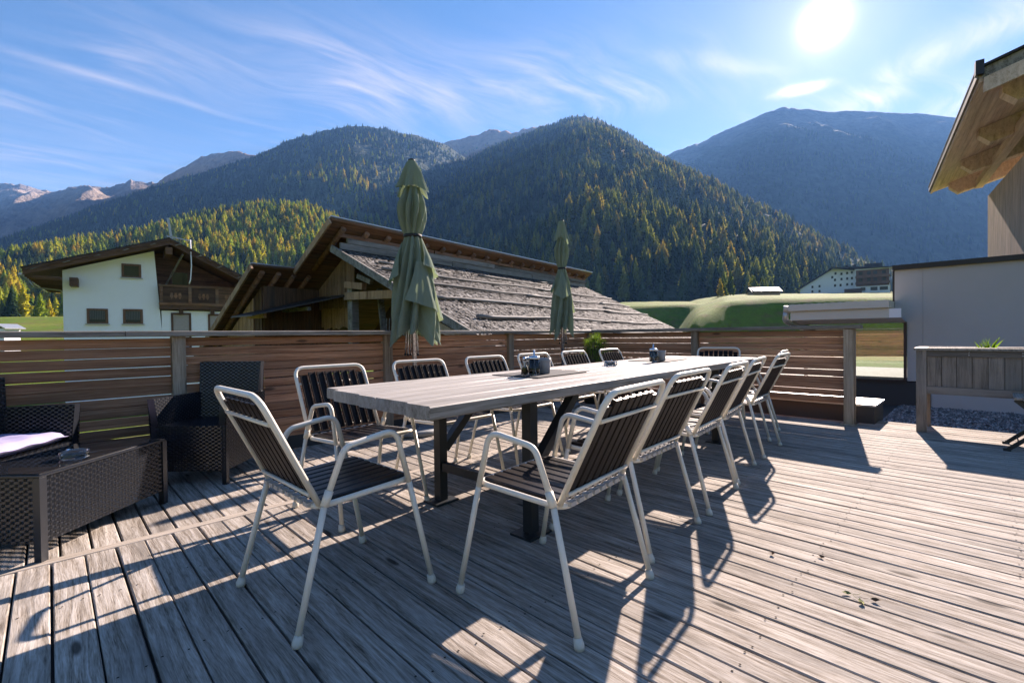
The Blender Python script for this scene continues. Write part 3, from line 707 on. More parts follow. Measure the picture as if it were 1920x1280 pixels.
MB().tube(gt, .042, 10).build('rain_pipe', M['zinc'], an)
MB().tube([(-.41, 2.11, 1.42), (-.40, 2.12, 1.33)], .05, 10).build('gutter_outlet', M['cream'], an)

rl_ = thing('pale_railing', 'pale panelled railing seen through the annexe window', 'railing', (15.2, 1.2, -.95))
for k in range(7): MB().box(-.03, .03, k*.72-.025, k*.72+.025, -2.3, .52).build('post', M['zinc'], rl_)
for k in range(6): MB().box(-.012, .012, k*.72+.04, k*.72+.68, -.55, .38).build('panel', M['white_pl'], rl_)
MB().box(-.04, .04, -.03, 4.35, .521, .56).build('handrail', M['zinc'], rl_)
# ------------------------------------------------------------------ larch house with the deep eave (right)
lh = thing('larch_house', 'new larch-clad house with deep eave and exposed rafters above grey annexe', 'house', (15.7, -.02, 0), rad(8.0))
WT = 4.15
bt = MB()
for k in range(78):
    xx = -4.2+k*.08
    if xx > .0: break
    bt.box(xx, xx+.058, -.03, .0, 1.0, WT)
tag(bt.build('cladding', M['wnewz'], lh), kind='stuff')
MB().box(-4.2, .03, -.06, -.031, -3.2, WT).build('backing_wall', M['wnewz'], lh)
MB().box(-4.2, .03, -7, -.062, -3.2, WT-.1).build('wall', M['wnewz'], lh)
SL = math.tan(rad(17))
def roof_pt(x, y, dz): return (x, y, 4.60-SL*(y-.9)+dz)
rb = MB()                                     # soffit boards run along the eave
for k in range(34):
    y1 = .90-k*.13; y0 = y1-.126
    me = MB()
    a, b = roof_pt(0, y0, 0)[2], roof_pt(0, y1, 0)[2]
    me.extr([(y0, a), (y1, b), (y1, b+.03), (y0, a+.03)], -6.0, .85, 'X'); me.build('soffit_board', M['wnew'], lh)
for k, (x0, x1) in enumerate([(-6.02, .87)]):
    ms = MB(); a, b = roof_pt(0, -3.6, .04)[2], roof_pt(0, .93, .04)[2]
    ms.extr([(-3.6, a), (.93, b), (.93, b+.14), (-3.6, a+.14)], x0, x1, 'X'); rf = ms.build('roof', M['wgrey'], lh)
    a, b = roof_pt(0, -3.6, .185)[2], roof_pt(0, .98, .185)[2]
    MB().extr([(-3.6, a), (.98, b), (.98, b+.03), (-3.6, a+.03)], -6.08, .92, 'X').build('roof_sheet', M['coping'], rf)
    MB().extr([(-6.1, roof_pt(0, .98, .1)[2]), (-5.98, roof_pt(0, .98, .1)[2]), (-5.98, roof_pt(0, .98, .3)[2]), (-6.1, roof_pt(0, .98, .3)[2])], .99, .90, 'Y').build('verge_cap', M['coping'], rf)
    a, b = roof_pt(0, -3.6, -.02)[2], roof_pt(0, .90, -.02)[2]
    MB().extr([(-3.6, a-.16), (.90, b-.16), (.90, b+.05), (-3.6, a+.05)], -6.05, -6.003, 'X').build('verge_board', M['wnew'], rf)
MB().extr([(.906, roof_pt(0, .9, -.02)[2]), (.945, roof_pt(0, .9, -.02)[2]), (.945, roof_pt(0, .9, .09)[2]), (.906, roof_pt(0, .9, .09)[2])], -6.02, .87, 'X').build('fascia', M['wnew'], lh)
MB().extr([(.946, roof_pt(0, .9, .03)[2]), (.975, roof_pt(0, .9, .03)[2]), (.975, roof_pt(0, .9, .17)[2]), (.946, roof_pt(0, .9, .17)[2])], -6.05, .89, 'X').build('fascia', M['wgrey'], lh)
for k in range(4):                            # rafters with cut tails
    xx = .5-k*1.95; sec = []
    for (y, dz) in ((.62, -.005), (.62, -.12), (.46, -.33), (-3.4, -.33), (-3.4, -.005)): sec.append((y, roof_pt(0, y, dz)[2]))
    MB().extr(sec, xx-.11, xx+.11, 'X').build('rafter', M['wnew'], lh)
MB().box(-6.0, .5, .02, .16, roof_pt(0, .16, -.36)[2], roof_pt(0, .16, -.206)[2]).build('wall_plate', M['wnew'], lh)

# ------------------------------------------------------------------ old barn
BA = rad(8.4)
bn_ = thing('old_barn', 'old timber barn with stone-grey shingle roof weighted by long poles', 'barn', (5.33, 11.6, 0), BA)
NS = .478
def nz_(y): return 3.31-NS*(.1-y)             # near slope
def fz_(y): return 3.93-.64*(y+.15)           # far slope
XL = 13.2
MB().poly([(-.1, .1, nz_(.1)), (XL, .1, nz_(.1)), (XL, -6.0, nz_(-6.0)), (-.1, -6.0, nz_(-6.0))]).poly([(-.1, -6.0, nz_(-6)-.1), (XL, -6.0, nz_(-6.0)-.1), (XL, .1, nz_(.1)-.1), (-.1, .1, nz_(.1)-.1)]).build('near_roof', M['wgrey'], bn_)
m, t = mat('weathered_shingle_chip'); rv = t.new('ShaderNodeNewGeometry').outputs['Random Per Island']
setp(t, col=t.ramp(rv, [(0, (.045, .039, .034)), (.5, (.115, .104, .093)), (.85, (.20, .187, .17)), (1, (.34, .325, .30))]), rough=.85); M['chip'] = m
ch = MB()
for k in range(34000):                        # split shingles, far too many to tell apart
    cx, cy_ = random.uniform(-.08, XL), random.uniform(-6.0, .08); s = random.uniform(.028, .062); w = s*random.uniform(.35, .7)
    a = random.gauss(0, .35); zz = nz_(cy_)+random.uniform(.004, .024); tl = random.uniform(-.12, .35)
    c, sn = math.cos(a), math.sin(a)
    ch.poly([(cx+(p*c-q*sn), cy_+(p*sn+q*c), zz+NS*(p*sn+q*c)+tl*(-q)) for p, q in ((-w, -s), (w, -s), (w*.9, s), (-w*.9, s))])
tag(ch.build('shingles', M['chip'], bn_), kind='stuff')
MB().bar((-.16, .12, nz_(.12)-.02), (-.16, -6.05, nz_(-6.05)-.02), .05, .17).build('barge_board', M['wgrey'], bn_)
for (py, xa, xb, r) in ((-.75, .6, 3.2, .03), (-.72, 4.6, 8.6, .028), (-1.35, .3, 7.4, .034), (-1.42, 7.0, XL-.1, .034), (-2.1, .15, 6.0, .04), (-2.2, 5.2, 10.5, .034), (-2.15, 10.2, XL, .03), (-3.0, .3, 9.6, .042), (-3.05, 9.0, XL, .034), (-3.9, .8, 7.5, .045), (-3.95, 7.2, 12.6, .036), (-4.75, .4, 6.5, .045), (-4.8, 6.0, 12.9, .038), (-.35, 8.4, 11.0, .026), (-2.65, 9.7, 12.0, .03)):
    P = []
    n = int((xb-xa)/.5)+2; ph = random.uniform(0, 9)
    for i in range(n):
        q = i/(n-1); yy = py+.05*math.sin(ph+q*7)+random.uniform(-.02, .02)
        P.append((xa+(xb-xa)*q, yy, nz_(yy)+.03+r))
    MB().tube(P, [r*(1.1-.45*i/(n-1)) for i in range(n)], 7).build('weight_pole', M['wgrey'], bn_)
# far slope, stepping forward over the lean-to
def slab(x0, x1, y0, y1, dz0, dz1): return MB().extr([(y0, fz_(y0)+dz0), (y1, fz_(y1)+dz0), (y1, fz_(y1)+dz1), (y0, fz_(y0)+dz1)], x0, x1, 'X')
slab(-.35, XL+.2, -.22, 1.47, -.04, 0).build('far_roof', M['wred'], bn_)
slab(-1.45, XL, 1.471, 6.2, -.04, 0).build('far_roof', M['wred'], bn_)
slab(-.40, XL+.25, -.26, 1.46, .003, .03).build('roof_sheet', M['zinc'], bn_)
slab(-1.52, XL+.05, 1.462, 6.3, .003, .03).build('roof_sheet', M['zinc'], bn_)
for x0, y0, y1 in ((-.395, -.22, 1.50), (-1.515, 1.45, 6.2)):
    MB().bar((x0, y0, fz_(y0)-.075), (x0, y1, fz_(y1)-.075), .05, .15).build('barge_board', M['wgold'], bn_)
for k in range(19):                           # round rafters showing under the raised ridge
    xx = .05+k*.715; P = [(xx, -.12, fz_(-.12)-.115), (xx, 1.3, fz_(1.3)-.115)]
    MB().tube(P, .072, 9).build('rafter', M['wred'], bn_)
for k in range(4):
    xx = -1.2+k*.42; MB().tube([(xx, 1.56, fz_(1.56)-.115), (xx, 5.5, fz_(5.5)-.115)], .065, 8).build('rafter', M['wred'], bn_)
for z0, z1, xs in ((3.30, 3.46, (0, 4.1, 8.7, XL)), (3.465, 3.60, (0.2, 2.6, 6.3, 10.9, XL)), (3.605, 3.70, (0, 3.3, 7.4, XL))):
    for a, b in zip(xs[:-1], xs[1:]):
        o_ = random.uniform(-.03, .03); MB().box(a+.03, b-.02, .02+o_, .08+o_, z0, z1).build('ridge_plank', M['wgrey'] if z0 < 3.6 else M['wred'], bn_)
def boards(x, y0, y1, z0, ztop, matl, name, th=.03, w=.14, jag=0):
    b = MB(); y = y0
    while y < y1:
        ww = w*random.uniform(.75, 1.25); e = random.uniform(0, .012)
        ya, yb = y, min(y+ww-.012, y1)
        za, zb_ = ztop(ya), ztop(yb)
        b.extr([(ya, z0+random.uniform(-jag, jag)), (yb, z0+random.uniform(-jag, jag)), (yb, zb_), (ya, za)], x-e, x+th-e, 'X'); y += ww
    return tag(b.build(name, matl, bn_), kind='stuff')
ftop = lambda y: fz_(max(y, .0))-.20 if y > 0 else nz_(y)-.12
boards(.55, .20, 2.2, 1.85, ftop, M['wgold'], 'gable_boards', jag=.03)
boards(.62, .20, 2.3, 1.30, lambda y: 2.1, M['wgold'], 'gable_boards', jag=.05)
boards(.90, 1.9, 4.6, -3.2, ftop, M['wdarkz'], 'gable_boards')
boards(-1.05, 1.95, 3.0, -3.2, lambda y: fz_(y)-.2, M['wdarkz'], 'lean_to_boards')
boards(-1.09, 2.35, 4.5, -3.2, lambda y: fz_(y)-.22, M['wgold'], 'lean_to_boards')
MB().box(-1.02, .9, 1.9, 1.94, -3.2, fz_(1.94)-.18).build('lean_to_wall', M['wdarkz'], bn_)
MB().extr([(-5.6, -3.2), (2.2, -3.2), (2.2, 1.2), (.0, nz_(0)-.15), (-5.6, nz_(-5.6)-.15)], 2.6, 2.66, 'X').build('inner_wall', M['wdarkz'], bn_)
MB().box(XL-.4, XL-.3, -5.7, 5, -3.2, .6).build('end_wall', M['wdarkz'], bn_)
MB().box(0.4, XL-.4, -5.75, -5.65, -3.2, nz_(-5.7)-.11).build('side_wall', M['wdarkz'], bn_)
MB().box(-3.9, -3.88, 0, .01, 0, .01)
for (p, q, w, h) in (((.45, .12, -3.2), (.45, .12, 2.35), .2, .2), ((.35, .25, 2.12), (.35, -2.6, 2.02), .16, .2), ((.32, .2, 2.42), (.32, -.55, 2.32), .14, .17),
                     ((.40, -.2, 2.62), (.40, -.75, 2.42), .1, .12), ((.42, -2.1, -3.2), (.42, -2.1, 2.0), .18, .18), ((.44, -2.15, 1.3), (.44, -2.62, 1.95), .1, .1),
                     ((.6, -1.1, .2), (.9, -.4, 2.3), .14, .14), ((.35, -4.4, -3.2), (.35, -4.4, 1.1), .18, .18), ((.3, -2.5, 1.25), (.3, -3.9, 1.2), .14, .2), ((.5, -1.1, 2.75), (.5, -2.0, 1.9), .09, .1)):
    MB().bar(p, q, w, h).build('beam', M['wgrey'] if p[1] < .2 else M['wgold'], bn_)
MB().extr([(-4.4, .75), (-2.55, 1.55), (-2.55, 1.78), (-5.4, .50), (-5.4, .38)], .02, .06, 'X').build('gable_panel', M['wnewz'], bn_)
for k in range(6): MB().bar((.5, -.95-k*.11, 1.05), (.6, -.85-k*.11, 1.5), .02, .02).build('ladder_rung', M['wgrey'], bn_)
cp = MB(); cp.poly([(.5, .15, 2.20), (.5, 2.3, 2.20), (-1.75, 2.1, 1.60), (-1.75, .95, 1.60)]); cp.poly([(-1.75, .95, 1.57), (-1.75, 2.1, 1.57), (.5, 2.3, 2.17), (.5, .15, 2.17)])
cp.poly([(-1.75, 2.1, 1.60), (-1.75, 2.1, 1.57), (-1.75, .95, 1.57), (-1.75, .95, 1.60)]); cp.poly([(-1.75, .95, 1.60), (-1.75, .95, 1.57), (.5, .15, 2.17), (.5, .15, 2.20)])
cp.build('canopy_sheet', M['steel_dark'], bn_)
MB().bar((-1.4, 1.9, 1.60), (-1.4, 1.05, 1.60), .08, .12).build('canopy_beam', M['wgold'], bn_)
MB().bar((-.5, .6, 1.78), (-.5, 2.2, 1.78), .08, .1).build('canopy_beam', M['wgrey'], bn_)
MB().box(XL-2.2, XL-1.75, .3, .75, 3.5, 4.05).build('chimney', M['wred'], bn_)

# ------------------------------------------------------------------ white chalet
wh = thing('white_chalet', 'white chalet with brown gable roof, carved balcony and three small windows', 'house', (1.973, 34.609, 0), rad(-5))
zt = lambda s: 6.93-(3.26-s)*.365 if s < 3.26 else 6.93-(s-3.26)*.53
MB().extr([(-1.37, -3.2), (2.85, -3.2), (2.85, 1.6), (2.56, zt(2.56)-.42), (-1.37, zt(-1.37)-.42)], 0.0, 9.5, 'Y').build('wall', M['white_pl'], wh)
MB().box(2.852, 7.1, .02, 9.5, -3.2, 2.78).build('lower_wall', M['white_pl'], wh)
MB().extr([(2.6, 2.79), (7.1, 2.79), (7.1, zt(7.1)-.4), (3.26, 6.45), (2.6, zt(2.6)-.42)], 1.3, 9.4, 'Y').build('loggia_wall', M['wdark'], wh)
for sg, (a, b) in ((0, (-2.75, 3.26)), (1, (3.26, 7.45))):
    MB().extr([(a, zt(a)-.30), (b, zt(b)-.30), (b, zt(b)-.02), (a, zt(a)-.02)], -.95, 10.2, 'Y').build('roof', M['wdark'], wh)
    MB().extr([(a-.06, zt(a)-.018), (b, zt(b)-.018), (b, zt(b)+.04), (a-.06, zt(a)+.04)], -1.05, 10.3, 'Y').build('roof_sheet', M['coping'], wh)
    v1 = MB().extr([(a, zt(a)-.36), (b, zt(b)-.36), (b, zt(b)-.16), (a, zt(a)-.16)], -1.0, -.955, 'Y').build('barge_board', M['wdark'], wh)
    v2 = MB().extr([(a, zt(a)-.155), (b, zt(b)-.155), (b, zt(b)-.02), (a, zt(a)-.02)], -1.045, -.955, 'Y').build('barge_board', M['wdark'], wh)
    n = 5 if sg == 0 else 4
    for k in range(n):
        s = a+(b-a)*(k+.35)/n
        MB().bar((s-.14, -1.06, zt(s)-.16-.05), (s+.14, -1.06, zt(s)-.16+.05), .02, .03).bar((s-.08, -1.07, zt(s)-.22), (s+.08, -1.07, zt(s)-.10), .02, .03).build('roof_anchor', M['wgrey'], v2)
for k in range(14):
    y = -.8+k*.75; MB().box(-2.7, -1.375, y, y+.10, zt(-2.0)-.72+.0, zt(-2.0)-.62).build('soffit_beam', M['wdark'], wh)
MB().tube([(-2.82, -1.0, 4.42), (-2.82, 10, 4.42)], .07, 8).build('gutter', M['zinc'], wh)
MB().tube(fillet([(-2.82, 2.0, 4.38), (-2.6, 2.0, 4.0), (-1.6, 2.0, 3.9), (-1.45, 2.0, 3.7), (-1.45, 2.0, 0)], .15, 4), .045, 7).build('downpipe', M['zinc'], wh)
MB().box(-1.05, -.72, -.9, .05, 3.95, 4.38).build('purlin', M['wdark'], wh)
MB().box(3.05, 3.38, -.9, 1.4, 6.0, 6.42).build('purlin', M['wdark'], wh)
MB().box(6.7, 7.0, -.9, 1.4, 4.2, 4.6).build('purlin', M['wdark'], wh)
def window(par, s0, s1, z0, z1, y, pane, sill=True, fr=.11):
    f = MB().box(s0, s0+fr, y-.03, y+.05, z0, z1).box(s1-fr, s1, y-.03, y+.05, z0, z1).box(s0+fr, s1-fr, y-.03, y+.05, z1-fr, z1).box(s0+fr, s1-fr, y-.03, y+.05, z0, z0+fr*.8).build('window', M['frame_b'], par)
    MB().box(s0+fr, s1-fr, y-.004, y+.0, z0+fr*.8, z1-fr).build('pane', pane, f)
    if sill: MB().box(s0-.06, s1+.06, y-.10, y-.002, z0-.06, z0-.005).build('sill', M['zinc'], f)
    return f
window(wh, 1.07, 1.95, 4.62, 5.40, -.003, M['darkwin'])
w1 = window(wh, -.44, .45, 1.98, 2.81, -.003, M['darkwin']); w2 = window(wh, 1.09, 1.98, 1.98, 2.82, -.003, M['darkwin'])
for w_, a in ((w1, -.32), (w2, 1.21)):
    for k in range(9): MB().box(a+k*.072, a+k*.072+.05, -.012, -.008, 2.2, 2.70).build('curtain_fold', M['net'], w_)
window(wh, 3.30, 4.30, .5, 2.65, .017, M['curtain'], False); window(wh, 5.17, 6.15, .5, 2.62, .017, M['curtain'], False)
window(wh, 3.42, 4.35, 4.25, 5.3, 1.29, M['darkwin'], False, .07)
bc = MB().box(2.75, 7.1, -.25, 1.3, 2.85, 3.10).build('balcony', M['wdark'], wh)
MB().box(2.72, 7.12, -.32, -.2, 4.18, 4.30).build('handrail', M['wred'], bc)
MB().box(2.72, 7.12, -.30, -.22, 3.10, 3.24).build('lower_rail', M['wred'], bc)
for k in range(4):
    s = 2.76+k*1.40; MB().box(s, s+.16, -.31, -.21, 3.241, 4.179).build('baluster', M['wred'], bc)
    if k < 3:
        pn = MB().box(s+.161, s+1.399, -.262, -.24, 3.242, 4.178).build('panel', M['wdark'], bc)
        for g in (-1, 0, 1):
            cxx = s+.78+g*.2
            MB().extr([(cxx, 3.45), (cxx+.09, 3.62), (cxx+.05, 3.82), (cxx-.05, 3.82), (cxx-.09, 3.62)], -.275, -.263, 'Y').build('carving', M['wred'], pn)
for s in (3.7, 5.3, 6.7): MB().box(s, s+.2, -.2, 0.0, 2.55, 2.849).build('bracket', M['wdark'], bc)
MB().bar((3.9, -.6, 6.1), (3.1, .8, 4.3), .08, .08).build('strut', M['wgrey'], wh)
an_ = MB().bar((3.35, -.9, 6.9), (3.2, -.9, 8.1), .05, .12).bar((3.1, -.9, 7.05), (4.35, -.9, 6.9), .05, .06).build('antenna', M['zinc'], wh)
MB().tube(fillet([(4.25, -.98, 6.95), (4.28, -.98, 5.4), (4.22, -.98, 4.6), (4.15, -.98, 4.35)], .2, 3), .03, 6).build('cable', M['white_pl'], wh)

# ------------------------------------------------------------------ hotel, hut and shed on the meadow
hx, hy, _ = CW(161, 262)
ht = thing('mountain_hotel', 'large pale hotel with brown balconies on the meadow below the hazy mountain', 'hotel', (hx, hy, 0), YAW-rad(90+35.2)); ht.scale = (.82, 1, 1)
ztp = lambda s: np.interp(s, [-1.5, 0, 19, 26], [24.6, 25.3, 35.4, 34.6])
MB().extr([(0, 20), (30, 20), (30, 33.0), (18.6, 34.7), (0, 24.8)], 0, 16, 'Y').build('wall', M['hotelw'], ht)
MB().box(30.01, 47.5, -2.2, 16, 20, 33.2).build('wing_wall', M['hotelw'], ht)
MB().extr([(-1.6, 24.3), (18.6, 35.0), (30, 33.4), (30, 33.9), (18.6, 35.6), (-1.8, 24.8)], -1.4, 18, 'Y').build('roof', M['coping'], ht)
MB().extr([(17, 34.7), (49, 32.9), (49, 33.4), (17, 35.2)], -4.2, 12, 'Y').build('wing_roof', M['coping'], ht)
MB().box(35, 44, 2, 8, 33.6, 36.2).build('roof_house', M['coping'], ht)
for s in (25, 29, 38): MB().box(s, s+1.8, 0, 1.6, 34, 36).build('chimney', M['coping'], ht)
MB().box(30.6, 47.2, -2.32, -2.21, 24.2, 32.6).build('timber_front', M['wred'], ht)
for z in (25.2, 28.4): MB().box(30.3, 47.6, -4.0, -2.21, z, z+1.2).build('balcony', M['wred'], ht)
for z in (26.6, 30.1):
    for s in (32, 36.2, 39.4, 43.6): MB().box(s, s+1.9, -2.40, -2.325, z, z+1.7).build('window', M['darkwin'], ht)
for s, w in ((38, 3.4), (33, 2.4), (42.5, 4)): MB().box(s, s+w, -2.3, -2.205, 21.8, 23.6).build('window', M['darkwin'], ht)
for s, z in ((6.5, 22.4), (10.5, 22.4), (6.5, 24.9), (10.5, 25.1), (19, 25), (22, 25), (25.5, 25.2), (28, 25.2), (19, 28), (22.5, 28.2), (25.5, 28.3), (28, 28.3), (22.5, 31), (25.5, 31.2), (28, 31.4), (19.3, 31.4), (17.5, 29.5)):
    MB().box(s, s+1.1, -.09, -.004, z, z+1.3).build('window', M['darkwin'], ht)
MB().box(24.5, 33.5, -6, -4.1, 20, 23.0).build('retaining_wall', M['wdark'], ht)
for k, (r, d, h) in enumerate(((185-6, 254, 13.5),)):
    x, y, z = CW(r, d); zz = float(ground_z(np.array(float(r)), np.array(float(d))))
    tr = thing('spruce_tree', 'single dark spruce tree in front of the pale hotel facade', 'tree', (x, y, zz-.3)); tr.scale = (h*1.5, h*1.5, h)
    place(TREES['spruce'][2]['trunk'], 'trunk', tr); place(TREES['spruce'][2]['crown'], 'crown', tr)
hx, hy, _ = CW(102, 200)
hz_ = float(ground_z(np.array(108.), np.array(201.)))
hu = thing('meadow_hut', 'low wooden hut with pale roof panels on the crest of the meadow', 'hut', (hx, hy, hz_), YAW-rad(98))
MB().box(.6, 11.6, 0, 6, -1.0, 1.5).build('wall', M['wgold'], hu)
MB().extr([(-.9, 1.25), (3.2, 3.4), (7.2, 1.2), (3.2, 3.1)], 0, 12.3, 'X').build('roof', M['coping'], hu)
for k in range(3): MB().poly([(1.0+k*3.7, -.55, 1.55), (4.4+k*3.7, -.55, 1.55), (4.4+k*3.7, 2.9, 3.36), (1.0+k*3.7, 2.9, 3.36)]).build('roof_panel', M['zinc'], hu)
sx, sy, _ = CW(-65.8, 60)
sz = float(ground_z(np.array(-65.), np.array(60.)))
sh = thing('white_shed', 'tiny white shed with grey gable roof standing on the green meadow', 'shed', (sx, sy, 0), YAW-rad(90))
MB().box(-1.6, .9, 0, 2, sz-.5, 2.75).build('wall', M['white_pl'], sh)
MB().extr([(-1.9, 2.72), (.2, 3.25), (1.35, 2.70), (1.35, 2.80), (.2, 3.38), (-1.9, 2.84)], -.3, 2.3, 'Y').build('roof', M['zinc'], sh)
# ------------------------------------------------------------------ dining chairs
CH = {}
def chair_meshes():
    r = .0117
    for s, k in ((-1, 'l'), (1, 'r')):
        CH['rear_leg'+k] = MB().tube([(s*.285, -.275, .03), (s*.264, -.168, .435)], r, 9).mesh('leg', M['white_tube'])
        CH['front_leg'+k] = MB().tube([(s*.285, .275, .03), (s*.262, .188, .44)], r, 9).mesh('leg', M['white_tube'])
        arm = fillet([(s*.264, -.168, .4355), (s*.258, -.085, .630), (s*.258, .130, .662), (s*.262, .1878, .4405)], .06, 6)
        CH['arm'+k] = MB().tube(arm, r, 9).tube([(s*.264, -.168, .436), (s*.2625, -.147, .485)], .0155, 9).mesh('armrest', M['white_tube'])
        for nm, (x, y) in (('rear', (.2858, -.279)), ('front', (.2858, .2785))):
            CH[nm+'_foot'+k] = MB().tube([(s*x, y, .0), (s*x, y*.995, .012), (s*(x-.0016), y*.97, .036)], [.0175, .0185, .0145], 9).mesh('rubber_foot', M['foot'])
    sf = fillet([(-.238, -.185, .428), (.238, -.185, .428), (.238, .215, .446), (-.238, .215, .446)], .055, 5, True)
    CH['seat_frame'] = MB().tube(sf, .0115, 8, True).mesh('seat_frame', M['white_tube'])
    bf = fillet([(-.238, -.175, .438), (-.238, -.372, .842), (.238, -.372, .842), (.238, -.175, .438)], .065, 6)
    CH['back_frame'] = MB().tube(bf, .0113, 9).mesh('back_frame', M['white_tube'])
    bp = lambda t, o=0: Vector((0, -.175-.197*t-o*.899, .438+.404*t-o*.438))
    CH['bp'] = bp
    for nm, t_ in (('lo', .10), ('hi', .76)):
        p = bp(t_, .008); CH['bar'+nm] = MB().tube([(-.228, p.y, p.z), (.228, p.y, p.z)], .0075, 8).mesh('crossbar', M['white_tube'])
    # slats: a shallow channel section
    w = .0228; sec = [(-w, 0), (-w+.004, .006), (w-.004, .006), (w, 0), (w, -.010), (w-.005, -.010), (w-.005, -.002), (-w+.005, -.002), (-w+.005, -.010), (-w, -.010)]
    CH['seat_slat'] = MB().extr(sec, 0, .372, 'Y').mesh('seat_slat', M['choc'])
    CH['back_slat'] = MB().extr(sec, 0, .385, 'Y').mesh('back_slat', M['choc_z'])
    cl = MB()
    for i in range(8):
        x = -.1925+i*.055; p = bp(.10, .022); pass
        cl.box(x-.016, x+.016, -.206, -.180, .428, .4445)
        pass
    CH['clips'] = cl.mesh('slat_clips', M['clip'])
chair_meshes()
def dining_chair(label, x, y, rz):
    t = thing('dining_chair', label, 'chair', (x, y, 0), rz, 'white tube dining chairs round the long table')
    for k in 'lr':
        for nm in ('rear', 'front'):
            lg = place(CH[nm+'_leg'+k], 'leg', t); place(CH[nm+'_foot'+k], 'rubber_foot', lg)
        place(CH['arm'+k], 'armrest', t)
    place(CH['seat_frame'], 'seat_frame', t); bf = place(CH['back_frame'], 'back_frame', t)
    place(CH['barlo'], 'crossbar', bf); place(CH['barhi'], 'crossbar', bf); tag(place(CH['clips'], 'slat_clips', t), kind='stuff')
    ang = math.atan2(.404, .197)               # lean of the back
    for i in range(8):
        xx = -.1925+i*.055
        place(CH['seat_slat'], 'seat_slat', t, (xx, -.172, .440), (.0448, 0, 0))
        b = CH['bp'](.055, -.004); e = (i in (0, 7))
        o = place(CH['back_slat'], 'back_slat', t, (xx, b.y, b.z), (math.pi-ang, 0, 0))
        if e: o.scale = (1, .955, 1)
    return t
ORD = ['first', 'second', 'third', 'fourth', 'fifth', 'sixth']
for i, (x, y, a) in enumerate(((1.475, 1.245, 6), (2.185, 1.36, 3.5), (2.90, 1.41, 6), (3.56, 1.505, 8), (4.40, 1.575, 4), (5.08, 1.76, 8))):
    dining_chair('white tube chair with dark slats on open-deck side of table, %s from the lounge set' % ORD[i], x, y, rad(a))
for i, (x, y, a) in enumerate(((1.36, 2.71, 184), (2.08, 2.77, 182), (2.81, 2.81, 183), (3.50, 2.86, 182), (4.22, 2.90, 184), (4.97, 2.93, 183))):
    dining_chair('white tube chair with dark slats on fence side of table, %s from the lounge set' % ORD[i], x, y, rad(a))
dining_chair('white tube chair pulled back at the table end beside the rattan lounge set', .842, 1.915, rad(-90+2))
dining_chair('white tube chair at the table end in front of the short slat fence', 5.60, 2.24, rad(108))

# ------------------------------------------------------------------ long table
tb = thing('dining_table', 'very long grey plank table on dark steel trestles', 'table', (1.035, 1.505, 0), rad(2.8))
yy = 0; TL = 4.36
for i, w in enumerate((.165, .14, .13, .15, .13, .15, .135)):
    st = .012*i+random.uniform(-.012, .012)
    MB().plank(TL-st+random.uniform(-.01, .01), w-.004, .056, .006, 'X').build('plank', M['table'], tb, (st, yy+w/2, .76+random.uniform(-.0015, .0015)))
    yy += w
for lx in (.74, 3.45):
    for ly in (.125, .86):
        lg = MB().box(lx-.029, lx+.029, ly-.029, ly+.029, .013, .703).build('leg', M['steel_dark'], tb)
        MB().box(lx-.085, lx+.085, ly-.07, ly+.07, .001, .0125).build('foot_plate', M['steel_dark'], lg)
        d = 1 if lx < 2 else -1
        MB().bar((lx+d*.03, ly, .33), (lx+d*.40, ly, .690), .05, .05).build('brace', M['steel_dark'], tb)
    MB().box(lx-.02, lx+.02, .16, .825, .20, .25).build('stretcher', M['steel_dark'], tb)
    MB().box(lx-.04, lx+.04, .05, .95, .704-.0, .7035).build('top_plate', M['steel_dark'], tb)

# ------------------------------------------------------------------ on the table
def glass_jar(r, h, th=.003): return [(r*.92, 0), (r, .004), (r, h), (r-th, h), (r-th, .008), (0.0001, .007)]
def dispenser(x, y, z, lab):
    t = thing('sugar_dispenser', lab, 'dispenser', (x, y, z))
    MB().lathe(glass_jar(.036, .105), 20).build('jar', M['glass'], t)
    MB().lathe([(.031, .0085), (.0315, .032), (.029, .037), (.0001, .040)], 16).build('contents', M['salt'], t)
    MB().lathe([(.037, .1055), (.038, .112), (.036, .122), (.012, .128), (.0001, .128)], 20).build('lid', M['chrome'], t)
    MB().tube([(0, 0, .041), (0, 0, .165)], .0065, 10).build('spout', M['chrome'], t)
def shaker(x, y, z, lab, fill, h=.115):
    t = thing('shaker', lab, 'shaker', (x, y, z))
    MB().lathe([(.024, 0), (.025, .004), (.021, .05), (.014, .088), (.013, .098), (.011, .098), (.012, .088), (.0185, .05), (.0215, .006), (.0001, .006)], 14).build('bottle', M['glass'], t)
    MB().lathe([(.0205, .0075), (.0175, .048), (.0165, .052), (.0001, .053)], 12).build('contents', M[fill], t)
    MB().lathe([(.0145, .0985), (.015, .108), (.010, .118), (.0001, .121)], 12).build('cap', M['chrome'], t)
def pot(x, y, z, lab, s=1):
    t = thing('stoneware_pot', lab, 'pot', (x, y, z)); t.scale = (s, s, s)
    MB().lathe([(.038, 0), (.042, .008), (.043, .04), (.047, .05), (.0445, .06), (.0465, .078), (.049, .098), (.045, .098), (.042, .078), (.039, .05), (.038, .012), (.0001, .011)], 22).build('body', M['ceramic'], t)
def ashtray(x, y, z, lab, r=.058):
    t = thing('glass_ashtray', lab, 'ashtray', (x, y, z))
    MB().lathe([(r*.9, 0), (r, .006), (r, .034), (r*.93, .038), (r*.84, .034), (r*.78, .011), (.0001, .010)], 28).build('bowl', M['glass'], t)
    for k in range(4):
        a = k*1.5708+.4; MB().bar((math.cos(a)*r*.86, math.sin(a)*r*.86, .037), (math.cos(a)*r*1.0, math.sin(a)*r*1.0, .039), .014, .006).build('notch', M['glass'], t)
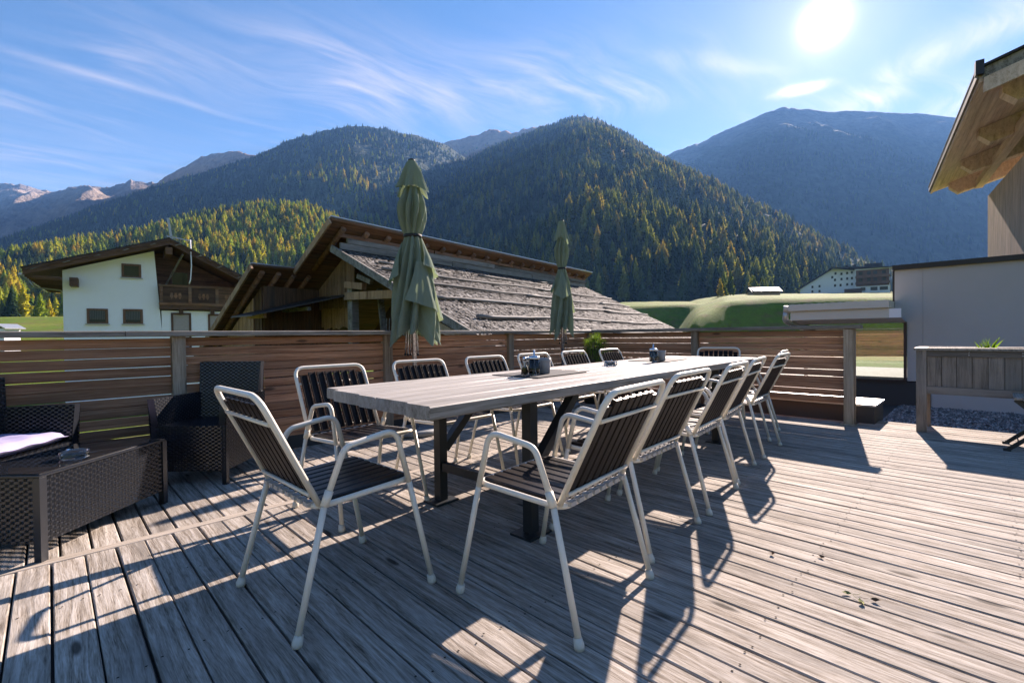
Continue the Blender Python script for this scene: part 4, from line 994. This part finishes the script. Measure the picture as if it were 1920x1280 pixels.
def place_mat(x, y, rz, lab):
    tag(MB().plank(.60, .40, .004, .001, 'X').build('place_mat', M['mat'], None, (x, y, .7665), (0, 0, rz)), lab, 'mat')
place_mat(2.16, 2.17, rad(4), 'dark place mat under the larger condiment set on the long table')
place_mat(4.10, 2.30, rad(7), 'dark place mat under the condiment set near the table end by the fence')
shaker(2.25, 2.16, .7675, 'clear glass salt shaker beside tall sugar dispenser on the larger condiment mat', 'salt')
shaker(2.315, 2.20, .7675, 'glass pepper shaker half hidden behind the sugar dispenser', 'pepper', .11)
dispenser(2.28, 2.10, .7675, 'glass sugar dispenser with steel spout between salt shaker and stoneware pot')
pot(2.41, 2.135, .7675, 'grey stoneware pot on the larger condiment mat', 1.08)
dispenser(4.02, 2.19, .7675, 'glass sugar dispenser on the mat near the fence end of the table')
shaker(4.12, 2.21, .7675, 'small glass shaker between dispenser and pot near the fence end', 'pepper')
pot(4.20, 2.21, .7675, 'grey stoneware pot on the mat near the fence end of the table', 1.0)
ashtray(3.40, 2.25, .763, 'round clear glass ashtray alone in the middle of the dining table')

# ------------------------------------------------------------------ rattan lounge set
def weave(mb, A, B, C, D, nx, ny, off=.0035, nrm=None):
    """woven panel on the quad A B C D (A-B bottom edge): flat strands over and under narrow stakes"""
    A, B, C, D = map(Vector, (A, B, C, D)); n = (B-A).cross(D-A).normalized()
    P = lambda s, t: A.lerp(B, s).lerp(D.lerp(C, s), t)
    for j in range(ny):
        t0, t1 = (j+.06)/ny, (j+.94)/ny; b = len(mb.v)
        for i in range(2*nx+1):
            s = i/(2*nx); o = off*(1 if (i//2+j) % 2 else -1) if i % 2 else 0
            mb.v.append(tuple(P(s, t0)+n*o)); mb.v.append(tuple(P(s, t1)+n*o))
        for i in range(2*nx): mb.face((b+2*i, b+2*i+2, b+2*i+3, b+2*i+1))
    return mb
def stakes(mb, A, B, C, D, nx):
    A, B, C, D = map(Vector, (A, B, C, D)); n = (B-A).cross(D-A).normalized()
    for i in range(nx):
        s = (i+.5)/nx; ds = .13/nx
        mb.poly([A.lerp(B, s-ds), A.lerp(B, s+ds), D.lerp(C, s+ds), D.lerp(C, s-ds)])
    return mb
def wpanel(par, name, A, B, C, D, cw=.0215, chh=.0135):
    A, B, C, D = map(Vector, (A, B, C, D)); nx = max(3, round(max((B-A).length, (C-D).length)/cw)); ny = max(3, round(max((D-A).length, (C-B).length)/chh))
    o = weave(MB(), A, B, C, D, nx, ny).build(name, M['rattan'], par); tag(o, kind='stuff')
    stakes(MB(), A, B, C, D, nx).build('stakes', M['rattan_stake'], o)
    return o
def wleg(par, x, y, h=.40, w=.034):
    return MB().extr([(x-w/2, y-w/2), (x+w/2, y-w/2), (x+w/2, y+w/2), (x-w/2, y+w/2)], .001, h, 'Z').build('leg', M['rattan'], par)
ct = thing('rattan_coffee_table', 'low black rattan coffee table with dark glass top', 'table', (-.04, 3.105, 0), rad(45))
L, Wd = .775, .45
wpanel(ct, 'front_panel', (.02, 0, .085), (L-.02, 0, .085), (L-.02, 0, .392), (.02, 0, .392))
wpanel(ct, 'back_panel', (L-.02, Wd, .085), (.02, Wd, .085), (.02, Wd, .392), (L-.02, Wd, .392))
wpanel(ct, 'end_panel', (0, Wd-.02, .085), (0, .02, .085), (0, .02, .392), (0, Wd-.02, .392))
wpanel(ct, 'end_panel', (L, .02, .085), (L, Wd-.02, .085), (L, Wd-.02, .392), (L, .02, .392))
for x in (.006, L-.006):
    for y in (.006, Wd-.006): wleg(ct, x, y, .395)
MB().box(-.006, L+.006, -.006, Wd+.006, .396, .404).build('rim', M['rattan'], ct)
MB().box(.012, L-.012, .012, Wd-.012, .4045, .411).build('glass_top', M['tglass'], ct)
ashtray(.09, 3.40, .4115, 'clear glass ashtray on the rattan coffee table', .062)
def rattan_chair(label, loc, rz, W2, dep, seat, arm, back, backlean=.06):
    t = thing('rattan_armchair', label, 'armchair', loc, rz, 'black rattan armchairs')
    w = W2
    wpanel(t, 'front_panel', (-w, 0, .10), (w, 0, .10), (w, 0, seat), (-w, 0, seat))
    wpanel(t, 'seat', (-w+.02, .002, seat), (w-.02, .002, seat), (w-.02, dep-.03, seat-.012), (-w+.02, dep-.03, seat-.012), .022, .014)
    for s in (-1, 1):
        a, b, c, d = (s*w, 0, .10), (s*w, dep, .10), (s*(w+.012), dep+.02, arm-.01), (s*(w+.018), -.012, arm)
        a2, b2, c2, d2 = (s*(w-.045), .004, seat), (s*(w-.045), dep-.02, seat), (s*(w-.032), dep, arm-.01), (s*(w-.027), -.012, arm)
        if s > 0: wpanel(t, 'arm_panel', a, b, c, d); wpanel(t, 'arm_lining', b2, a2, d2, c2)
        else: wpanel(t, 'arm_panel', b, a, d, c); wpanel(t, 'arm_lining', a2, b2, c2, d2)
        q = MB().poly([d, c, c2, d2] if s < 0 else [d2, c2, c, d]); q.poly([(s*w, -.001, seat+.002), d, d2, (s*(w-.045), -.001, seat+.002)] if s < 0 else [(s*(w-.045), -.001, seat+.002), d2, d, (s*w, -.001, seat+.002)])
        q.build('arm_top', M['rattan'], t)
        wleg(t, s*(w-.012), .014, .42, .032); wleg(t, s*(w-.012), dep-.014, .42, .032)
    y0, y1 = dep-.055, dep-.055+backlean
    wpanel(t, 'backrest', (-w+.03, y0, seat-.02), (w-.03, y0, seat-.02), (w-.01, y1, back), (-w+.01, y1, back))
    wpanel(t, 'back_panel', (w-.01, dep, .10), (-w+.01, dep, .10), (-w+.01, y1+.05, back), (w-.01, y1+.05, back))
    MB().poly([(-w+.01, y1, back), (w-.01, y1, back), (w-.01, y1+.05, back+.002), (-w+.01, y1+.05, back+.002)]).poly([(w-.01, y1, back), (w-.03, y0, seat), (w-.01, dep, seat), (w-.01, y1+.05, back)]).poly([(-w+.01, y1+.05, back), (-w+.01, dep, seat), (-w+.03, y0, seat), (-w+.01, y1, back)]).build('back_edge', M['rattan'], t)
    return t
rattan_chair('empty black rattan armchair against the fence beside the pulled-back dining chair', (.695, 3.965, 0), rad(-43), .255, .53, .42, .615, .845)
# the second seat carries a cushion
sx_, sy_ = .125-.6*.40, 4.25-.8*.40
rattan_chair('black rattan armchair with pale cushion behind the coffee table', (sx_, sy_, 0), rad(53), .40, .43, .375, .615, .80, .03)
cu = MB(); nx, ny = 22, 14; cu.smooth = True
def cpt(i, j, top):
    s, t_ = i/nx*2-1, j/ny*2-1
    e = (1-abs(s)**6)**.5*(1-abs(t_)**6)**.5 if abs(s) < 1 and abs(t_) < 1 else 0
    wr = .006*math.sin(9*s+4*t_)*math.sin(7*t_-3*s)
    return (s*.335, .185+t_*.185, .418+(1 if top else -1)*.040*e+wr*e*(1 if top else 0)+.004*math.sin(11*s)*(1-e))
b0 = {}
for top in (1, 0):
    b0[top] = len(cu.v)
    for j in range(ny+1):
        for i in range(nx+1): cu.v.append(cpt(i, j, top))
    for j in range(ny):
        for i in range(nx):
            q = [b0[top]+j*(nx+1)+i, b0[top]+j*(nx+1)+i+1, b0[top]+(j+1)*(nx+1)+i+1, b0[top]+(j+1)*(nx+1)+i]
            cu.face(q if top else q[::-1])
tag(cu.build('seat_cushion', M['cushion'], None, (sx_, sy_, 0), (0, 0, rad(53))), 'pale lilac seat cushion lying on the black rattan armchair', 'cushion')

# ------------------------------------------------------------------ parasols
def cloth_rows(mb, rows, folds, seed, hem=.0, nphi=120, twist=.6):
    """rows: (z, radius, depth of the folds); hem: how far the points of the folds hang lower"""
    rd = random.Random(seed); ak = [rd.uniform(.55, 1.25) for _ in range(folds)]; ck = [rd.uniform(-.3, .3) for _ in range(folds)]
    hk = [rd.uniform(.2, 1.0) for _ in range(folds)]
    b = len(mb.v); osm = mb.smooth; mb.smooth = True; nr = len(rows); z0, z1 = rows[0][0], rows[-1][0]
    for i, (z, R, am) in enumerate(rows):
        q = (z0-z)/(z0-z1+1e-9)
        for k in range(nphi):
            ph = 2*math.pi*k/nphi; u = ph/(2*math.pi)*folds+twist*q+.18*math.sin(ph*2+seed)
            kf = int(math.floor(u)) % folds; fr = u-math.floor(u)+ck[kf]*.5*math.sin(math.pi*(u-math.floor(u)))
            wv = math.sin(math.pi*fr)**2*.7+.3*abs(math.sin(math.pi*fr))
            wv = min(1, max(0, wv+.06*math.sin(ph*17+seed+z*9)*q+.04*math.sin(ph*31+z*5)))
            r = R*(1-am*(1-wv)*1.0+am*.45*(ak[kf]-.9)*wv)
            zz = z-hem*q**6*(wv*hk[kf]-.35)
            mb.v.append((r*math.cos(ph), r*math.sin(ph), zz))
    for i in range(nr-1):
        for k in range(nphi): mb.face((b+i*nphi+k, b+(i+1)*nphi+k, b+(i+1)*nphi+(k+1) % nphi, b+i*nphi+(k+1) % nphi))
    mb.smooth = osm; return mb
def lerp_rows(ctrl, n):
    zs = [c[0] for c in ctrl]; s = np.linspace(0, 1, n); k = np.linspace(0, 1, len(ctrl))
    cols = [np.interp(s, k, [c[j] for c in ctrl]) for j in range(3)]
    for _ in range(2):
        for c in cols[1:]: c[1:-1] = (c[:-2]+2*c[1:-1]+c[2:])/4
    return list(zip(*cols))
def parasol(label, x, y, top, hem, rs, seed, rz):
    t = thing('folded_parasol', label, 'parasol', (x, y, 0), rz, 'folded sage green parasols by the fence')
    H = top-hem; zf = lambda q: top-q*H             # q: 0 at the tip, 1 at the hem
    bs = MB().lathe([(.215, .001), (.235, .01), (.235, .052), (.22, .062), (.05, .066), (.0001, .066)], 32).build('base', M['granite'], t)
    MB().tube([(0, 0, .0665), (0, 0, .36)], .034, 14).build('socket', M['alu'], bs)
    MB().tube([(0, 0, .30), (0, 0, top-.02)], .0245, 14).build('pole', M['alu'], t)
    c = cloth_rows(MB(), lerp_rows([(zf(.150), .085*rs, .25), (zf(.19), .115*rs, .42), (zf(.24), .165*rs, .55), (zf(.30), .160*rs, .55), (zf(.36), .125*rs, .45), (zf(.405), .082*rs, .25)], 26), 8, seed, 0).build('canopy', M['cloth'], t)
    cloth_rows(MB(), lerp_rows([(zf(.400), .082*rs, .25), (zf(.44), .110*rs, .40), (zf(.52), .165*rs, .50), (zf(.65), .215*rs, .55), (zf(.80), .255*rs, .60), (zf(.93), .285*rs, .62)], 34), 9, seed+1, .22, twist=1.1).build('lower_canopy', M['cloth'], c)
    cloth_rows(MB(), lerp_rows([(zf(.010), .042, .06), (zf(.06), .098*rs, .22), (zf(.12), .140*rs, .36), (zf(.165), .185*rs, .5)], 16), 6, seed+2, .10, twist=.15).build('vent_flap', M['cloth'], c)
    rd = random.Random(seed+3)
    for k, (ph, q0, q1, wd, out) in enumerate(((-1.2, .42, .60, .9, 1.22), (.35, .45, .57, .8, 1.35), (-2.1, .55, .78, .8, 1.08), (2.2, .44, .62, .9, 1.2), (-.5, .62, .86, .7, 1.06))):
        fl = MB(); fl.smooth = True; nu, nv = 14, 12; b = len(fl.v)
        for j in range(nv+1):
            v = j/nv; q = q0+(q1-q0)*v
            for i in range(nu+1):
                u = i/nu*2-1; p = ph+u*wd*(.35+.65*v)
                base = np.interp(q, [.40, .44, .52, .65, .80, .93], [.084, .112, .165, .215, .255, .285])*rs
                r = base*(1+.02+(out-1)*v**2)+.018*rs*math.sin(u*7+seed)*v
                fl.v.append((r*math.cos(p), r*math.sin(p), zf(q)-(.10*v*v*(1-abs(u))*H*.45 if k % 2 else .08*v*v*u*H*.4)))
        for j in range(nv):
            for i in range(nu): fl.face((b+j*(nu+1)+i, b+(j+1)*(nu+1)+i, b+(j+1)*(nu+1)+i+1, b+j*(nu+1)+i+1))
        fl.build('loose_fold', M['cloth'], c)
    MB().lathe([(.088*rs, zf(.413)), (.094*rs, zf(.411)), (.094*rs, zf(.399)), (.088*rs, zf(.397))], 24).build('strap', M['strap'], t)
    MB().lathe([(.034, zf(.018)), (.038, zf(.012)), (.036, zf(.003)), (.0001, zf(0))], 16).build('finial', M['strap'], t)
    for k in range(6):
        a = rd.uniform(0, 6.28); r = rd.uniform(.05, .13)*rs
        rb = MB().tube([(r*.7*math.cos(a), r*.7*math.sin(a), zf(.80)), (r*math.cos(a), r*math.sin(a), zf(1.02)+rd.uniform(-.02, .02))], .008, 6).build('rib', M['alu'], t)
        MB().lathe([(.0001, 0), (.012, .004), (.012, .022), (.0001, .026)], 8, (r*math.cos(a), r*math.sin(a), zf(1.035))).build('rib_tip', M['strap'], rb)
    return t
parasol('taller folded green parasol on round granite base beside a fence post', 2.76, 4.265, 2.90, .90, 1.02, 5, .4)
parasol('smaller folded green parasol near the fence corner beside the pine shrub', 5.23, 4.26, 2.665, .96, .64, 23, 1.7)

# ------------------------------------------------------------------ pine shrub in a tub
ps = thing('pine_shrub', 'small bright green dwarf pine in a dark tub in the fence corner', 'shrub', (5.86, 4.16, 0))
MB().lathe([(.16, .001), (.20, .30), (.215, .30), (.215, .34), (.19, .34), (.18, .30), (.0001, .295)], 24).build('tub', M['pot'], ps)
MB().lathe([(.178, .301), (.0001, .315)], 16).build('soil', M['soil'], ps)
lf = MB(); stm = MB(); rd = random.Random(3)
for k in range(70):
    a, e = rd.uniform(0, 6.28), rd.uniform(.15, 1.5); Rr = rd.uniform(.55, 1.0)
    tip = Vector((math.cos(a)*math.cos(e)*.33*Rr, math.sin(a)*math.cos(e)*.30*Rr, .38+math.sin(e)*.58*Rr+.06))
    stm.tube([(0, 0, .31), tuple(tip*.5+Vector((0, 0, .12))), tuple(tip)], [.008, .006, .003], 5, cap=False)
    for q in range(34):
        p = tip+Vector((rd.gauss(0, .032), rd.gauss(0, .032), rd.gauss(-.01, .03))); dr = Vector((rd.gauss(0, 1), rd.gauss(0, 1), rd.uniform(.2, 2.0))).normalized()*rd.uniform(.03, .055)
        sd = dr.cross(Vector((rd.random(), rd.random(), rd.random()))).normalized()*.0035
        lf.poly([p-sd, p+sd, p+dr])
stm.build('stems', M['bark'], ps); tag(lf.build('needles', M['pine'], ps), kind='stuff')

# ------------------------------------------------------------------ raised planter with chives
pl = thing('raised_planter', 'grey-brown raised timber planter on legs beside the gravel strip', 'planter', (6.27, .51, 0))
for (x, y) in ((.03, -.045), (.47, -.045), (.03, -1.35), (.47, -1.35)):
    MB().box(x-.035, x+.035, y-.04, y+.04, .001, .827).build('leg', M['planter'], pl)
y = -.09; k = 0
while y > -1.28:
    w = .108; MB().box(.012+(k % 2)*.004, .034, y-w+.004, y, .468, .766).build('board', M['planter'], pl, None, None); y -= w; k += 1
MB().box(.0, .03, -1.31, -.086, .766, .826).build('top_rail', M['planterx'], pl)
MB().box(.0, .03, -1.31, -.086, .392, .466).build('bottom_rail', M['planterx'], pl)
MB().box(.036, .464, -.084, -.006, .40, .82).build('end_panel', M['planter'], pl)
MB().box(.035, .465, -1.36, -.0845, .40, .78).build('soil', M['soil'], pl)
MB().box(-.022, .075, -1.42, .012, .828, .852).box(.43, .52, -1.42, .012, .828, .852).box(.0755, .4295, -.075, .012, .828, .852).build('cap_board', M['rail'], pl)
for yy_ in (-.39, -.74):
    for zz in (.785, .808): MB().lathe([(.006, 0), (.006, .004), (.0001, .005)], 8).build('screw', M['alu'], pl, (-.0, yy_, zz), (0, rad(-90), 0))
cv = MB(); rd = random.Random(8)
for k in range(46):
    x, y_ = .25+rd.gauss(0, .02), -.51+rd.gauss(0, .024); h = rd.uniform(.10, .19); lx_, ly_ = rd.gauss(0, .03), rd.gauss(0, .03)
    cv.poly([(x-.0028, y_-.0028, .775), (x+.0028, y_+.0028, .775), (x+lx_*.4+.002, y_+ly_*.4, .775+h*.6), (x+lx_, y_+ly_, .775+h)])
tag(cv.build('chives', M['grassg'], None, (6.27, .51, 0)), 'tuft of fresh green chives growing in the raised planter', 'plant')

# ------------------------------------------------------------------ folding chair at the deck edge
fb = thing('folding_chair', 'folding chair with grey seat boards and black crossed legs before the planter', 'chair', (5.95, -.36, 0))
for k in range(4): MB().plank(.46, .088, .018, .003, 'X').build('seat_board', M['rail'], fb, (-.22, -.155+k*.104, .456))
for s in (-.19, .18):
    MB().bar((s, .235, .012), (s, -.20, .432), .022, .03).build('leg', M['steel_dark'], fb)
    MB().bar((s+.03, -.22, .012), (s+.03, .19, .432), .022, .03).build('leg', M['steel_dark'], fb)
    MB().bar((s, .215, .012), (s, .262, .012), .026, .022).build('foot', M['steel_dark'], fb)
    MB().bar((s+.03, -.26, .012), (s+.03, -.20, .012), .026, .022).build('foot', M['steel_dark'], fb)
MB().tube([(-.18, .17, .075), (.17, .17, .075)], .005, 6).build('stay', M['steel_dark'], fb)
MB().tube([(-.19, -.21, .43), (-.19, -.36, .86), (.18, -.36, .86), (.18, -.21, .43)], .011, 8).build('back_frame', M['steel_dark'], fb)

# ------------------------------------------------------------------ fallen leaves
for k, (x, y, c, lab) in enumerate(((2.365, .698, 'leaf_dry', 'curled brown fallen leaf lying alone on the deck, nearest the dining chairs'), (2.483, .529, 'leaf_dry', 'curled brown fallen leaf with long stalk on the sunny deck'),
                                 (2.207, .385, 'leaf_green', 'small yellow-green fallen leaf on the sunny deck'), (2.17, .333, 'leaf_green', 'crumpled olive fallen leaf touching a brown leaf on deck'), (2.219, .298, 'leaf_dry', 'orange-brown fallen leaf beside a crumpled olive leaf on deck'))):
    rd = random.Random(k+50); lv = MB(); lv.smooth = True
    out = [(0, -.022), (.010, -.010), (.013, .004), (.006, .016), (0, .026), (-.007, .015), (-.012, .002), (-.009, -.012)]
    b = len(lv.v); lv.v.append((0, 0, .002))
    for (p, q) in out: lv.v.append((p*rd.uniform(.5, .9), q*.72, .003+rd.uniform(.003, .012)))
    for i in range(8): lv.face((b, b+1+i, b+1+(i+1) % 8))
    lv.tube([(0, -.02, .006), (.004, -.035, .004), (.008, -.048, .009)], .0008, 4)
    tag(lv.build('fallen_leaf', M[c], None, (x, y, .0), (0, 0, rd.uniform(0, 6))), lab, 'leaf', 'fallen leaves on the deck')

# ------------------------------------------------------------------ valley air
hzb = MB().box(-7500, 7500, -7500, 7500, -8, 1330).mesh('haze', [])
hm = bpy.data.materials.new('valley_air'); hm.use_nodes = True; hn = hm.node_tree.nodes; hn.clear()
pv = hn.new('ShaderNodeVolumePrincipled'); pv.inputs['Color'].default_value = (.18, .47, 1.0, 1); pv.inputs['Density'].default_value = .0001; pv.inputs['Anisotropy'].default_value = .15
ho = hn.new('ShaderNodeOutputMaterial'); hm.node_tree.links.new(pv.outputs[0], ho.inputs['Volume'])
hzb.materials.append(hm); tag(place(hzb, 'haze'), 'thin blue autumn haze filling the valley', 'haze', kind='stuff')
for n_, l_, c_ in (('spruce_forest', 'dense dark spruce forest covering the mountainsides', 'forest'), ('golden_larch_forest', 'golden autumn larches massed on the lower slopes', 'forest'), ('green_larch_forest', 'green gold larch forest covering the cone-shaped mountain', 'forest')):
    tag(bpy.data.objects[n_], l_, c_)
